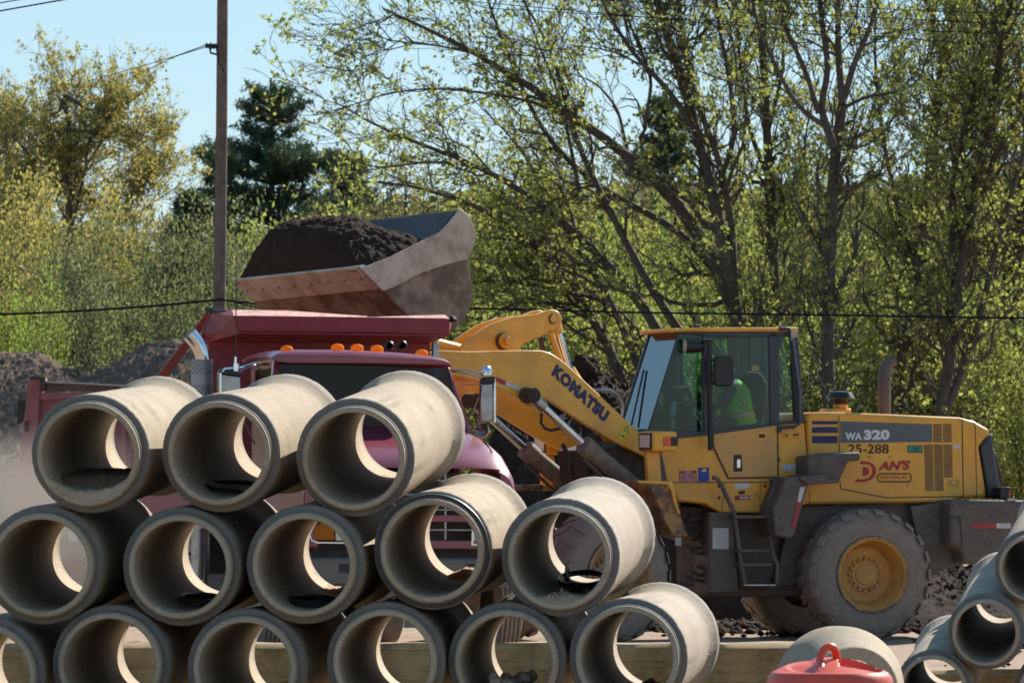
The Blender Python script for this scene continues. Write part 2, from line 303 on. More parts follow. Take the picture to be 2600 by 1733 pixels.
# wood grain along the beam
for k, ax in (('wood', (.6, 12, 12)), ('pole', (9, 9, .5))):
    nt = M[k].node_tree; bs = nt.nodes['Principled BSDF']; n = tex(nt, rnd=False, scale=ax, Scale=3, Detail=8, Roughness=.7, Distortion=.6)
    r = ramp(nt, n.outputs[0], [(.35, (.62, .60, .55)), (.5, (1, 1, 1)), (.62, (.72, .68, .62))])
    old = bs.inputs['Base Color'].links[0].from_socket
    nt.links.new(mixc(nt, 1.0, old, r.outputs[0], 'MULTIPLY'), bs.inputs['Base Color'])
LEAF = {
 'spring': leafmat('spring_leaf', [(.26, .30, .09), (.35, .40, .12), (.20, .25, .075), (.40, .37, .14), (.29, .34, .10)], .52, (1.15, 1.15, .8)),
 'olive': leafmat('yellow_olive_leaf', [(.38, .355, .115), (.46, .405, .14), (.31, .305, .10), (.48, .39, .16)], .5, (1.1, 1.05, .75)),
 'hedge': leafmat('grey_green_leaf', [(.15, .18, .08), (.22, .25, .12), (.11, .14, .06), (.32, .30, .20)], .45, (1.15, 1.15, .8)),
 'bright': leafmat('bright_green_leaf', [(.19, .26, .07), (.25, .33, .09), (.16, .21, .06)], .55, (1.2, 1.2, .7)),
 'needle': leafmat('dark_conifer_needle', [(.045, .08, .055), (.065, .105, .065), (.05, .085, .05), (.11, .13, .07)], .3, (1.2, 1.2, .7)),
 'far': leafmat('far_wood_leaf', [(.13, .15, .06), (.20, .21, .08), (.11, .125, .06), (.26, .21, .10), (.12, .11, .08)], .42, (1.1, 1.1, .8)),
}
# ================================================================ ground and earth
def fbm(x, y, s, o=5, seed=0):
    return mnoise.fractal(V((x * s + seed, y * s - seed, seed * .37)), 1.0, 2.0, o)
def ground():
    xs = np.unique(np.concatenate([np.linspace(-400, -14, 30), np.linspace(-14, 14, 150), np.linspace(14, 400, 30)]))
    ys = np.unique(np.concatenate([np.linspace(-60, 24, 12), np.linspace(24, 92, 240), np.linspace(92, 900, 40)]))
    v = []; 
    for y in ys:
        for x in xs:
            z = 0
            if 24 < y < 92 and abs(x) < 14: z = .035 * fbm(x, y, .9, 5) + .02 * fbm(x, y, 3.5, 3, 4)
            v.append((x, y, z))
    nx = len(xs); q = [(j * nx + i, j * nx + i + 1, (j + 1) * nx + i + 1, (j + 1) * nx + i) for j in range(len(ys) - 1) for i in range(nx - 1)]
    me = np_mesh('ground', np.array(v), np.array(q))
    m, nt, bs, out = nodes('packed_dirt')
    a = tex(nt, rnd=False, Scale=.7, Detail=10, Roughness=.7); b = tex(nt, rnd=False, Scale=9, Detail=8, Roughness=.75, scale=(1, .6, 1))
    c = mixc(nt, ramp(nt, a.outputs[0], [(.38, G1(0)), (.66, G1(1))]).outputs[0], (.34, .235, .155), (.24, .16, .105))
    c = mixc(nt, ramp(nt, b.outputs[0], [(.45, G1(0)), (.72, G1(.7))]).outputs[0], c, (.42, .31, .215))
    nt.links.new(c, bs.inputs['Base Color']); bs.inputs['Roughness'].default_value = .95; bump(nt, bs, b.outputs[0], .8, .04)
    me.materials.append(m); o = bpy.data.objects.new('ground', me); COL.objects.link(o); tag(o, 'packed tan dirt of the work yard', kind='structure')
ground()
def terrain(name, prof, D, depth, m, label, seed, rough=.35, nx=150, ny=46, kind='structure', cat=None, lump=.12):
    """a heap of soil along x with its crest following prof [(u,v)] at distance D; falls to the ground front and back"""
    us = [p[0] for p in prof]; v = []
    u0, u1 = us[0], us[-1]
    for j in range(ny):
        t = j / (ny - 1); yy = D + (t - .45) * depth
        for i in range(nx):
            u = u0 + (u1 - u0) * i / (nx - 1); zc = CZ - (np.interp(u, us, [p[1] for p in prof]) - HZ) * D / F
            x = (u - CX) * D / F
            env = math.sin(math.pi * min(1, max(0, t))) ** .75
            edge = min(1, 8 * i / nx + .0, 8 * (nx - 1 - i) / nx + .0)
            z = zc * env * edge + env * (rough * fbm(x, yy, .8, 4, seed) * min(1, zc * .5)) - .05
            nn = [mnoise.fractal(V((x * 8 + k * 17, yy * 8, z * 8 + seed)), .75, 2, 5) for k in (0, 1, 2)]; x += .05 * nn[0] * env; yy_ = yy + .07 * nn[1] * env; z += (.035 + lump * .25) * nn[2] * env; v.append((x, yy_, z)); continue
            v.append((x, yy, z))
    q = [(j * nx + i, j * nx + i + 1, (j + 1) * nx + i + 1, (j + 1) * nx + i) for j in range(ny - 1) for i in range(nx - 1)]
    me = np_mesh(name, np.array(v), np.array(q)); me.materials.append(m); me.polygons.foreach_set('use_smooth', [False] * len(me.polygons))
    o = bpy.data.objects.new(name, me); COL.objects.link(o); tag(o, label, cat, kind=kind); return o
terrain('soil_heap', [(-200, 870), (0, 885), (90, 893), (150, 930), (235, 945), (330, 895), (400, 868), (470, 862), (560, 890), (700, 960), (900, 1000), (1080, 1100)], 92, 14, M['greysoil'],
        'long heap of grey brown earth behind the red trucks at the left edge', 3, .14, 380, 150, kind=None, cat='soil heap')
terrain('soil_heap', [(1080, 1080), (1150, 1010), (1250, 1000), (1330, 985), (1400, 975), (1470, 935), (1500, 945), (1560, 960), (1640, 955), (1720, 985), (1800, 1040), (1900, 1090), (2050, 1180), (2200, 1300), (2330, 1420), (2400, 1440), (2480, 1435), (2600, 1420), (2760, 1430)], 76, 9, M['darksoil'],
        'long heap of dark brown topsoil behind the yellow loader', 9, .3, 420, 130, kind=None, cat='soil heap', lump=.2)
# the single lump on top of the dark heap
def clod(name, c, r, m, label, cat, seed=1, sub=4, amp=.35, sq=(1, 1, 1), parent=None, group=None, kind=None):
    import bmesh
    bm = bmesh.new(); bmesh.ops.create_icosphere(bm, subdivisions=sub, radius=1)
    for v in bm.verts:
        p = v.co.copy(); k = 1 + amp * mnoise.fractal(p * 1.3 + V((seed * 7, 0, 0)), 1, 2, 5) + amp * .4 * abs(mnoise.noise(p * 5 + V((seed, 3, 1))))
        v.co = V((p.x * sq[0], p.y * sq[1], p.z * sq[2])) * r * k
    me = bpy.data.meshes.new(name); bm.to_mesh(me); bm.free(); me.materials.append(m)
    o = bpy.data.objects.new(name, me); COL.objects.link(o); o.location = c; tag(o, label, cat, group, kind); return o
clod('earth_clod', W(1485, 935, 75.2), .17, M['darksoil'], 'large round clod of dark earth on top of the heap behind the loader boom', 'clod', 5, 4, .4, (1.15, 1, 1))
rng = random.Random(5)
for i in range(14):
    x = (rng.uniform(1750, 2600) - CX) * 72 / F; y = rng.uniform(67.5, 71)
clumpsrc = None
def scatter(name, boxes, m, label, seed, cat):
    rs = np.random.RandomState(seed); V_ = []; Q = []
    base = np.array([(1, 0, 0), (0, 1, 0), (-1, 0, 0), (0, -1, 0), (0, 0, 1), (0, 0, -.6)], float)
    fac = [(0, 1, 4), (1, 2, 4), (2, 3, 4), (3, 0, 4), (1, 0, 5), (2, 1, 5), (3, 2, 5), (0, 3, 5)]
    for (x0, x1, y0, y1, n, s0, s1) in boxes:
        for _ in range(n):
            s = rs.uniform(s0, s1); a = rs.uniform(0, 6.28); c = np.array([rs.uniform(x0, x1), rs.uniform(y0, y1), s * .25])
            b = base * rs.uniform(.6, 1.2, (6, 1)) * s; b = np.c_[b[:, 0] * math.cos(a) - b[:, 1] * math.sin(a), b[:, 0] * math.sin(a) + b[:, 1] * math.cos(a), b[:, 2] * .7]
            k = len(V_); V_ += list(b + c); Q += [(k + i, k + j, k + l) for i, j, l in fac]
    me = np_mesh(name, np.array(V_), np.array(Q), 3); me.materials.append(m)
    o = bpy.data.objects.new(name, me); COL.objects.link(o); tag(o, label, cat, kind='stuff')
scatter('loose_soil_clods', [(1.5, 6.9, 67.5, 72, 900, .03, .12), (4.5, 7.5, 60, 66, 260, .02, .09), (-6, 5, 44, 60, 500, .01, .04), (1.2, 4.4, 66.6, 67.8, 60, .03, .09)], M['darksoil'], 'crumbled dark soil scattered around the loader wheels', 3, 'soil')
def puddle():
    m, nt, bs, out = nodes('wet_mud'); bs.inputs['Base Color'].default_value = (.06, .05, .045, 1)
    n = tex(nt, rnd=False, Scale=3, Detail=6); r = ramp(nt, n.outputs[0], [(.4, G1(.03)), (.6, G1(.6))]); nt.links.new(r.outputs[0], bs.inputs['Roughness'])
    mb = MB(); pts = [V((3.1 + 1.3 * math.cos(a) * (1 + .2 * math.sin(3 * a)), 71.3 + .8 * math.sin(a) * (1 + .2 * math.cos(5 * a)), .06)) for a in np.linspace(0, 6.1, 24)]
    o = mb.add(pts, [tuple(range(len(pts)))]).build('puddle', m); tag(o, 'shallow water lying on the dirt behind the loader', kind='structure')
puddle()
# wooded rise behind the trees
def hill():
    v = []; nx, ny = 400, 16
    for j in range(ny):
        t = j / (ny - 1)
        for i in range(nx):
            x = -170 + 340 * i / (nx - 1); y = 176 + 60 * t
            u = CX + x * F / 180; crest = np.interp(u, [-2000, 0, 480, 620, 800, 1000, 1300, 1700, 2100, 2600, 4000], [700, 720, 700, 640, 600, 560, 540, 500, 540, 480, 480])
            z = (CZ - (crest - HZ) * 180 / F) * (1 if t > .3 else t / .3) + .5 * fbm(x, y, .35, 4); z = z if t > 0 else -.3
            v.append((x, y, z))
    q = [(j * nx + i, j * nx + i + 1, (j + 1) * nx + i + 1, (j + 1) * nx + i) for j in range(ny - 1) for i in range(nx - 1)]
    me = np_mesh('wooded_hill', np.array(v), np.array(q)); me.materials.append(soil('forest_floor', (.05, .045, .025), (.09, .075, .035), 1.2))
    o = bpy.data.objects.new('wooded_hill', me); COL.objects.link(o); tag(o, 'low rise behind the trees', kind='structure')
hill()
# ================================================================ trees
def spawn(P, Rr, n, rs, length, ang, up, K, rr=.55, tmin=.2, tmax=1.0, rmin=.004, wig=.12, away=None, flat=1.0, lenpow=.0, drift=None):
    N, K0, _ = P.shape
    L = np.linalg.norm(np.diff(P, axis=1), axis=2).sum(1); w = L / L.sum(); idx = rs.choice(N, n, p=w)
    t = rs.uniform(tmin, tmax, n); ft = t * (K0 - 1); i0 = np.minimum(ft.astype(int), K0 - 2); fr = (ft - i0)[:, None]
    st = P[idx, i0] * (1 - fr) + P[idx, i0 + 1] * fr; r0 = Rr[idx, i0] * (1 - fr[:, 0]) + Rr[idx, i0 + 1] * fr[:, 0]
    tan = P[idx, i0 + 1] - P[idx, i0]; tan /= np.linalg.norm(tan, axis=1)[:, None] + 1e-9
    rd = rs.normal(size=(n, 3)); rd[:, 1] *= flat; rd -= tan * (rd * tan).sum(1)[:, None]; rd /= np.linalg.norm(rd, axis=1)[:, None] + 1e-9
    a = rs.uniform(ang[0], ang[1], n)[:, None]; d = tan * np.cos(a) + rd * np.sin(a); d[:, 2] += up
    if drift is not None: d += np.array(drift)
    d /= np.linalg.norm(d, axis=1)[:, None]
    l = rs.uniform(length[0], length[1], n) * (1 - lenpow * t)
    s = np.linspace(0, 1, K)[None, :, None]; wv = rs.normal(size=(n, K, 3)) * wig * l[:, None, None] / K; wv[:, 0] = 0; wv = np.cumsum(wv, axis=1)
    pts = st[:, None, :] + d[:, None, :] * l[:, None, None] * s + wv; pts[:, :, 2] += (up * .35) * l[:, None] * (s[..., 0] ** 2)
    r0 = np.maximum(np.minimum(r0 * rr, l * .03), rmin)
    rad = r0[:, None] * (1 - .75 * s[..., 0]); return pts, np.maximum(rad, rmin * .7)
def tubes(P, Rr, m=5):
    N, K, _ = P.shape; T = np.gradient(P, axis=1); T /= np.linalg.norm(T, axis=2)[..., None] + 1e-9
    ref = np.where(np.abs(T[:, :1, 1:2]) > .8, np.array([1., 0, 0]), np.array([0, 1., 0])); ref = np.broadcast_to(ref, T.shape)
    U = np.cross(T, ref); U /= np.linalg.norm(U, axis=2)[..., None] + 1e-9; Wv = np.cross(T, U)
    a = np.arange(m) * 2 * math.pi / m
    vv = P[:, :, None, :] + Rr[:, :, None, None] * (U[:, :, None, :] * np.cos(a)[None, None, :, None] + Wv[:, :, None, :] * np.sin(a)[None, None, :, None])
    idx = np.arange(N * K * m).reshape(N, K, m); nx = np.roll(idx, -1, axis=2)
    q = np.stack([idx[:, :-1], nx[:, :-1], nx[:, 1:], idx[:, 1:]], axis=-1).reshape(-1, 4)
    return vv.reshape(-1, 3), q
def leaves(P, n, rs, size, jit=.045, tmin=.25, el=(.55, 1.0), hang=0.0):
    N, K, _ = P.shape; idx = rs.randint(0, N, n); t = rs.uniform(tmin, 1, n) * (K - 1); i0 = np.minimum(t.astype(int), K - 2); fr = (t - i0)[:, None]
    c = P[idx, i0] * (1 - fr) + P[idx, i0 + 1] * fr
    k = 5; c = np.repeat(c[:n // k + 1], k, axis=0)[:n] + rs.normal(size=(n, 3)) * jit     # small bunches
    return leafquads(c, rs, size, el, hang)
def leafquads(c, rs, size, el=(.55, 1.0), hang=0.0):
    n = len(c); u = rs.normal(size=(n, 3)); u[:, 2] -= hang; u /= np.linalg.norm(u, axis=1)[:, None]
    r = rs.normal(size=(n, 3)); w = np.cross(u, r); w /= np.linalg.norm(w, axis=1)[:, None] + 1e-9
    s = rs.uniform(size[0], size[1], n)[:, None]; e = rs.uniform(el[0], el[1], n)[:, None]
    vv = np.stack([c - u * s * .2, c + u * s * .4 + w * s * e * .5, c + u * s, c + u * s * .4 - w * s * e * .5], axis=1)
    return vv.reshape(-1, 3), np.arange(4 * n).reshape(n, 4)
def joinq(parts):
    vs = []; qs = []; b = 0
    for v, q in parts: vs.append(v); qs.append(q + b); b += len(v)
    return np.concatenate(vs), np.concatenate(qs)
def resample(pts, radii, K):
    p = np.array([list(x) for x in pts], float); s = np.r_[0, np.cumsum(np.linalg.norm(np.diff(p, axis=0), axis=1))]; t = np.linspace(0, s[-1], K)
    # smooth (Catmull-like) by averaging interpolated neighbours
    o = np.stack([np.interp(t, s, p[:, k]) for k in range(3)], 1)
    for _ in range(2): o[1:-1] = .25 * o[:-2] + .5 * o[1:-1] + .25 * o[2:]
    return o, np.interp(t, s, radii)
def make_tree(name, label, base, limbs, rs, leafm, nb=60, nt_=500, ntw=1600, nl=7000, lsize=(.05, .11), blen=(.8, 2.4), up=.25, flat=.6, group=None, barkm=None, drift=None, tlen=(.4, 1.1), wlen=(.15, .45), jit=.05, tmin=.25, dens=1.0):
    if dens < 1: nb, nt_, ntw, lsize = int(nb * .85), int(nt_ * .7), int(ntw * .62), (.042, .098)
    root = thing(name, base, label, 'tree', group); b = np.array(base)
    P = np.stack([resample(l[0], l[1], 16)[0] for l in limbs]); Rr = np.stack([resample(l[0], l[1], 16)[1] for l in limbs])
    B, BR = spawn(P, Rr, nb, rs, blen, (.4, 1.1), up, 7, .5, tmin, 1, .012, .5, flat=flat, lenpow=.3, drift=drift)
    T, TR = spawn(np.concatenate([B]), BR, nt_, rs, tlen, (.35, 1.0), up, 5, .5, .15, 1, .007, .4, drift=drift)
    T2, TR2 = spawn(P, Rr, nt_ // 4, rs, tlen, (.5, 1.2), up, 5, .3, tmin, 1, .007, .4); T = np.concatenate([T, T2]); TR = np.concatenate([TR, TR2])
    TW, TWR = spawn(T, TR, ntw, rs, wlen, (.3, 1.0), up * .6, 3, .5, .15, 1, .0045, .2)
    v, q = joinq([tubes(P - b, Rr, 8)]); me = np_mesh('trunk', v, q); me.materials.append(barkm or M['bark']); me.polygons.foreach_set('use_smooth', [True] * len(me.polygons))
    o = bpy.data.objects.new('trunk', me); COL.objects.link(o); o.parent = root
    v, q = joinq([tubes(B - b, BR, 5), tubes(T - b, TR, 4), tubes(TW - b, TWR, 3)]); me = np_mesh('branches', v, q); me.materials.append(barkm or M['bark'])
    o = bpy.data.objects.new('branches', me); COL.objects.link(o); o.parent = root
    v, q = joinq([leaves(TW - b, int(nl * .75 * dens), rs, lsize, jit), leaves(T - b, int(nl * .25 * dens), rs, lsize, jit)]); me = np_mesh('crown', v, q); me.materials.append(leafm)
    o = bpy.data.objects.new('crown', me); COL.objects.link(o); o.parent = root
    return root
def traced(pts, D, r0, r1, rs, dy=1.2):
    y = D; out = []
    k = len(pts); sl = rs.uniform(-dy, dy)
    for i, p in enumerate(pts):
        out.append(W(*vw(*p), D + sl * i / k + rs.uniform(-.15, .15)))
    return (out, np.interp(np.linspace(0, 1, k), [0, 1], [r0 * .66, r1 * .62]))
rs = np.random.RandomState(11)
SP = LEAF['spring']
def T(name, label, D, specs, base_px, **kw):
    limbs = [traced(p, D, r0, r1, rs) for p, r0, r1 in specs]
    b = W(*vw(*base_px), D); b.z = 0
    kw.setdefault('dens', .66); return make_tree(name, label, b, limbs, rs, kw.pop('leaf', SP), **kw)
GT = 'spring trees behind the loader'
T('leaning_tree', 'leaning tree whose long bare limbs sweep up and left over the bucket', 98,
  [([(1830, 1360), (1790, 1000), (1720, 760), (1640, 600), (1560, 440), (1450, 350), (1330, 287), (1230, 200), (1120, 130), (1000, 75), (880, 20)], .24, .03),
   ([(1640, 620), (1560, 520), (1440, 470), (1330, 400), (1240, 300), (1190, 180), (1140, 60), (1110, -30)], .11, .03),
   ([(1620, 1000), (1500, 720), (1430, 640), (1350, 560), (1290, 500), (1180, 420), (1080, 370), (960, 330), (850, 290), (780, 240)], .15, .02),
   ([(1330, 440), (1310, 330), (1280, 200), (1230, 90), (1200, -20)], .06, .02),
   ([(1560, 760), (1480, 640), (1400, 480), (1345, 380), (1300, 250), (1275, 120), (1200, 0)], .12, .03),
   ([(1180, 420), (1090, 380), (980, 370), (860, 390), (770, 350)], .05, .012),
   ([(1330, 287), (1240, 235), (1130, 215), (990, 200), (880, 215), (760, 260)], .05, .012),
   ([(1120, 130), (1010, 105), (900, 95), (800, 60)], .035, .01),
   ([(1440, 345), (1420, 250), (1370, 190), (1290, 160)], .05, .012)],
  (1830, 1400), nb=95, nt_=1000, ntw=3600, nl=15000, group=GT, blen=(.8, 2.3), up=.12, drift=(-.25, 0, 0))
T('slanting_tree', 'thin slanting tree with forked limbs directly above the loader boom', 101,
  [([(1480, 1300), (1440, 860), (1370, 740), (1300, 640), (1240, 560), (1160, 500), (1080, 455), (980, 440), (880, 400), (790, 420)], .15, .02),
   ([(1600, 1250), (1520, 980), (1410, 700), (1360, 600), (1290, 640 - 90), (1250, 420), (1200, 330), (1110, 250)], .12, .02),
   ([(1500, 800), (1400, 690), (1280, 665), (1150, 640), (1080, 650)], .08, .02),
   ([(1370, 740), (1280, 700), (1180, 690), (1090, 760)], .05, .012)],
  (1480, 1400), nb=70, nt_=800, ntw=3000, nl=11000, group=GT, up=.12, drift=(-.15, 0, 0))
T('twin_trunk_tree', 'tall tree with two dark parallel trunks above the loader cab windscreen', 96,
  [([(1760, 1400), (1735, 1000), (1690, 700), (1660, 560), (1640, 440), (1600, 300), (1560, 160), (1510, 0), (1480, -80)], .21, .08),
   ([(1690, 700), (1680, 500), (1650, 350), (1590, 220), (1560, 60), (1555, -60)], .11, .05),
   ([(1600, 300), (1530, 200), (1450, 120), (1390, 20), (1360, -60)], .08, .03),
   ([(1640, 440), (1690, 330), (1680, 200), (1650, 60), (1640, -60)], .08, .04),
   ([(1480, 290), (1500, 180), (1440, 40), (1410, -50)], .05, .03)],
  (1760, 1400), nb=60, nt_=800, ntw=2800, nl=12000, group=GT, up=.3)
T('straight_trunk_tree', 'tall tree with upright trunk between the twin trunks and the dark forked one', 99,
  [([(1800, 1400), (1790, 1000), (1785, 700), (1770, 500), (1765, 350), (1755, 200), (1750, 0), (1748, -80)], .17, .08),
   ([(1770, 420), (1720, 300), (1700, 160), (1690, 0), (1690, -60)], .07, .03),
   ([(1765, 300), (1800, 160), (1795, 0), (1800, -60)], .06, .03),
   ([(1800, 600), (1840, 480), (1850, 300), (1880, 180)], .05, .02)],
  (1800, 1400), nb=55, nt_=800, ntw=2800, nl=12000, group=GT, up=.3)
T('forked_tree', 'tall tree with a thick dark trunk forking high above the loader hood', 93,
  [([(1900, 1400), (1905, 1000), (1900, 800), (1905, 600), (1912, 450), (1915, 340), (1935, 240)], .19, .13),
   ([(1915, 340), (1900, 285), (1880, 260), (1905, 160), (1885, 40), (1880, -60)], .11, .06),
   ([(1935, 240), (1925, 120), (1925, 0), (1925, -60)], .10, .05),
   ([(1935, 240), (1960, 150), (2000, 60), (2030, -40)], .09, .04),
   ([(1905, 295), (1860, 270), (1820, 230), (1780, 150), (1740, 60), (1720, -30)], .07, .03),
   ([(1880, 260), (1850, 160), (1800, 60), (1780, -30)], .07, .04),
   ([(1935, 250), (1990, 220), (2050, 215), (2110, 190), (2130, 130)], .05, .02),
   ([(1920, 345), (1990, 335), (2050, 290)], .04, .02)],
  (1900, 1400), nb=55, nt_=750, ntw=2600, nl=10500, group=GT, up=.3)
T('curving_tree', 'tree with a trunk curving up and right above the exhaust of the loader', 97,
  [([(2060, 1400), (2050, 1000), (2080, 760), (2110, 620), (2125, 480), (2140, 300), (2165, 140), (2200, -40)], .16, .07),
   ([(2110, 620), (2060, 480), (2030, 330), (2010, 180), (2010, 0)], .07, .03),
   ([(2125, 480), (2170, 380), (2200, 250), (2210, 120)], .05, .02)],
  (2060, 1400), nb=60, nt_=800, ntw=2800, nl=13500, group=GT, up=.3)
T('broad_tree', 'broad spring tree with two long trunks crossing near the right edge', 95,
  [([(2120, 1400), (2150, 1000), (2190, 800), (2200, 640), (2240, 460), (2270, 280), (2300, 120), (2330, -40)], .18, .08),
   ([(2150, 1000), (2240, 780), (2290, 560), (2330, 420), (2370, 300)], .11, .04),
   ([(2200, 640), (2180, 450), (2210, 300), (2260, 160), (2250, 0)], .08, .04),
   ([(2240, 460), (2300, 330), (2352, 250), (2420, 160)], .07, .03)],
  (2120, 1400), nb=80, nt_=1000, ntw=3600, nl=17000, group=GT, up=.25)
T('edge_tree', 'dense leafy tree cut by the right edge of the picture', 103,
  [([(2330, 1400), (2340, 1000), (2330, 700), (2350, 400), (2370, 150), (2380, -60)], .17, .07),
   ([(2335, 900), (2280, 700), (2260, 520), (2290, 330)], .08, .03),
   ([(2340, 600), (2400, 450), (2420, 250)], .08, .03)],
  (2330, 1400), nb=60, nt_=900, ntw=3000, nl=13000, group=GT, up=.25)
# big yellow-olive tree at the left
def roundtree(label, D, base_px, trunk, crown, leafm, name='broadleaf_tree', nb=120, nt_=1400, ntw=5200, nl=20000, lsize=(.06, .13), group=None, **kw):
    cx, cy, rx, ry = crown; limbs = [traced(trunk, D, kw.pop('r0', .22), .06, rs, .6)]
    n = 12
    for i in range(n):
        a = math.pi * (.06 + .88 * i / (n - 1)); s = trunk[min(len(trunk) - 1, 1 + i % (len(trunk) - 1))]
        e = (cx - rx * math.cos(a) * rs.uniform(.72, .92), cy - ry * (math.sin(a) * rs.uniform(.78, .93)) + ry * .1)
        mid = ((s[0] * .5 + e[0] * .5), s[1] * .55 + e[1] * .45 + 12)
        limbs.append(traced([s, mid, e], D, .085, .02, rs, rx / 2352 * 22))
    b = W(*vw(*base_px), D); b.z = 0
    return make_tree(name, label, b, limbs, rs, leafm, nb=nb, nt_=nt_, ntw=ntw, nl=nl, lsize=lsize, group=group, **kw)
roundtree('tall round yellow green tree with dark forked trunk left of the utility pole', 135, (160, 1200), [(160, 1200), (165, 700), (155, 560), (160, 420), (165, 300), (150, 220)], (195, 440, 240, 262), LEAF['olive'], nb=85, nt_=800, nl=34000, ntw=4200, blen=(.7, 1.7), up=.3, r0=.2, lsize=(.045, .09))
roundtree('yellow green tree cut by the left edge beyond the tall round one', 142, (-30, 1200), [(-30, 1200), (-25, 800), (-10, 600), (-20, 400), (-10, 300)], (-20, 520, 180, 320), LEAF['olive'], nb=90, nt_=800, ntw=3200, nl=22000, blen=(.8, 1.9), up=.25, lsize=(.045, .09))
# shared bushes for the understorey
def bush_mesh(seed, rx, rz, n, size, leafm, shape=1.0):
    r_ = np.random.RandomState(seed); st = []
    limbs = []
    for i in range(9):
        a = r_.uniform(0, 6.28); e = np.array([math.cos(a) * rx * r_.uniform(.2, .75), math.sin(a) * rx * r_.uniform(.2, .75), rz * r_.uniform(.65, .95)])
        limbs.append(resample([V((0, 0, 0)), V(e * np.array([.35, .35, .5])), V(e)], [.09, .05, .015], 16))
    P = np.stack([l[0] for l in limbs]); Rr = np.stack([l[1] for l in limbs])
    B, BR = spawn(P, Rr, 70, r_, (rz * .16, rz * .34), (.5, 1.2), .15, 6, .5, .15, 1, .012, .5)
    Tt, TR = spawn(B, BR, 420, r_, (rz * .07, rz * .17), (.4, 1.1), .15, 4, .5, .1, 1, .008, .4)
    v, q = joinq([tubes(P, Rr, 6), tubes(B, BR, 4), tubes(Tt, TR, 3)]); m1 = np_mesh('stems', v, q); m1.materials.append(M['bark'])
    v, q = leaves(Tt, n, r_, size, rz * .035, .0); m2 = np_mesh('crown', v, q); m2.materials.append(leafm); return m1, m2
BUSH = {}
for k, (lf, sd) in {'spring': ('spring', 21), 'spring2': ('spring', 22), 'far': ('far', 23), 'far2': ('far', 24), 'hedge': ('hedge', 25), 'bright': ('bright', 26), 'olive': ('olive', 27)}.items():
    BUSH[k] = bush_mesh(sd, 2.6, 6.0, *({'hedge': (12500, (.045, .10)), 'bright': (12000, (.05, .11)), 'olive': (14000, (.05, .10))}.get(k, (10500, (.06, .125)))), LEAF[lf])
def bush(kind, u, vtop, D, wscale, label, name='leafy_tree', group=None, cat='tree'):
    """u = centre, vtop = crown top in photo view units, D distance"""
    U, Vv = vw(u, vtop); x = (U - CX) * D / F; h = CZ - (Vv - HZ) * D / F
    root = thing(name, (x, D, 0), label, cat, group); s = h / 6.3; ws = wscale * .36
    for nm, me in zip(('trunk', 'crown'), BUSH[kind]):
        o = bpy.data.objects.new(nm, me); COL.objects.link(o); o.parent = root
    root.scale = (ws, ws, s); root.rotation_euler = (0, 0, rs.uniform(0, 6.28)); return root
GB = 'leafy trees filling in behind the loader'
LBS = ['first yellow green tree right of the tall pine, above the left of the bucket soil', 'dull green tree behind the middle of the bucket soil heap', 'yellow green tree behind the right end of the bucket soil', 'dull green tree just above the upper back corner of the bucket', 'yellow green tree right of the bucket behind slanting limbs', 'dull green tree above the bell crank of the loader', 'yellow green tree over the boom lettering, behind leaning limbs', 'dull green tree left of the loader cab, under the conifer between trunks', 'yellow green tree straight behind the cab windscreen', 'dull green tree behind the middle of the cab roof', 'yellow green tree behind the forked tree trunk', 'dull green tree behind the air intake cap of the loader', 'tall yellow green tree above the middle of the loader hood', 'tall dull green tree behind the rear end of the loader hood', 'tallest yellow green tree behind the two crossing trunks near the right edge', 'dull green tree cut by the right edge, behind the edge tree', 'low yellow green tree just behind the bell crank pin', 'low yellow green tree over the dark clod behind the boom', 'low yellow green tree seen through the cab side glass', 'low yellow green tree above the wing mirror of the cab', 'low yellow green tree between cab and air intake', 'low yellow green tree left of the loader exhaust pipe', 'low yellow green tree right of the loader exhaust pipe', 'low yellow green tree above the rear grille of the loader', 'low yellow green tree at the right edge above the counterweight']
for i, (u, v, D, w) in enumerate([(760, 470, 116, 2.2), (900, 455, 118, 2.2), (1010, 440, 120, 2.4), (1130, 430, 122, 2.4), (1250, 450, 117, 2.3), (1370, 430, 119, 2.3), (1480, 500, 112, 2.1), (1600, 480, 116, 2.2),
                                  (1700, 430, 121, 2.3), (1800, 500, 110, 2.0), (1900, 440, 118, 2.3), (2000, 420, 112, 2.2), (2100, 360, 115, 2.4), (2200, 340, 110, 2.4), (2300, 300, 114, 2.5), (2390, 330, 112, 2.4),
                                  (1240, 640, 106, 1.9), (1400, 640, 105, 1.9), (1560, 660, 104, 1.8), (1700, 620, 106, 1.9), (1860, 640, 103, 1.9), (1990, 600, 104, 2.0), (2120, 560, 103, 2.0), (2260, 540, 104, 2.1), (2360, 620, 100, 1.8)]):
    v = v + 110 if v < 400 else v + 30
    bush(['spring', 'far', 'spring2', 'far2'][i % 4] if i < 16 else ['spring', 'spring2'][i % 2], u, v, D, w, LBS[i], group=GB)
GH = 'grey green shrubs along the left side'
HBS = ['first grey green shrub from the left, beside the bright green bush', 'second grey green shrub from the left, under the round tree', 'grey green shrub below the right side of the round tree crown', 'grey green shrub below the dark conifer left of the pole', 'grey green shrub right behind the utility pole', 'yellow green shrub just left of the bucket soil behind the antenna', 'yellow green shrub peeking over the left end of the bucket soil', 'low grey green shrub over the dip between the two earth crests', 'low grey green shrub over the chrome exhaust elbow', 'low grey green shrub behind the left end of the bucket lip']
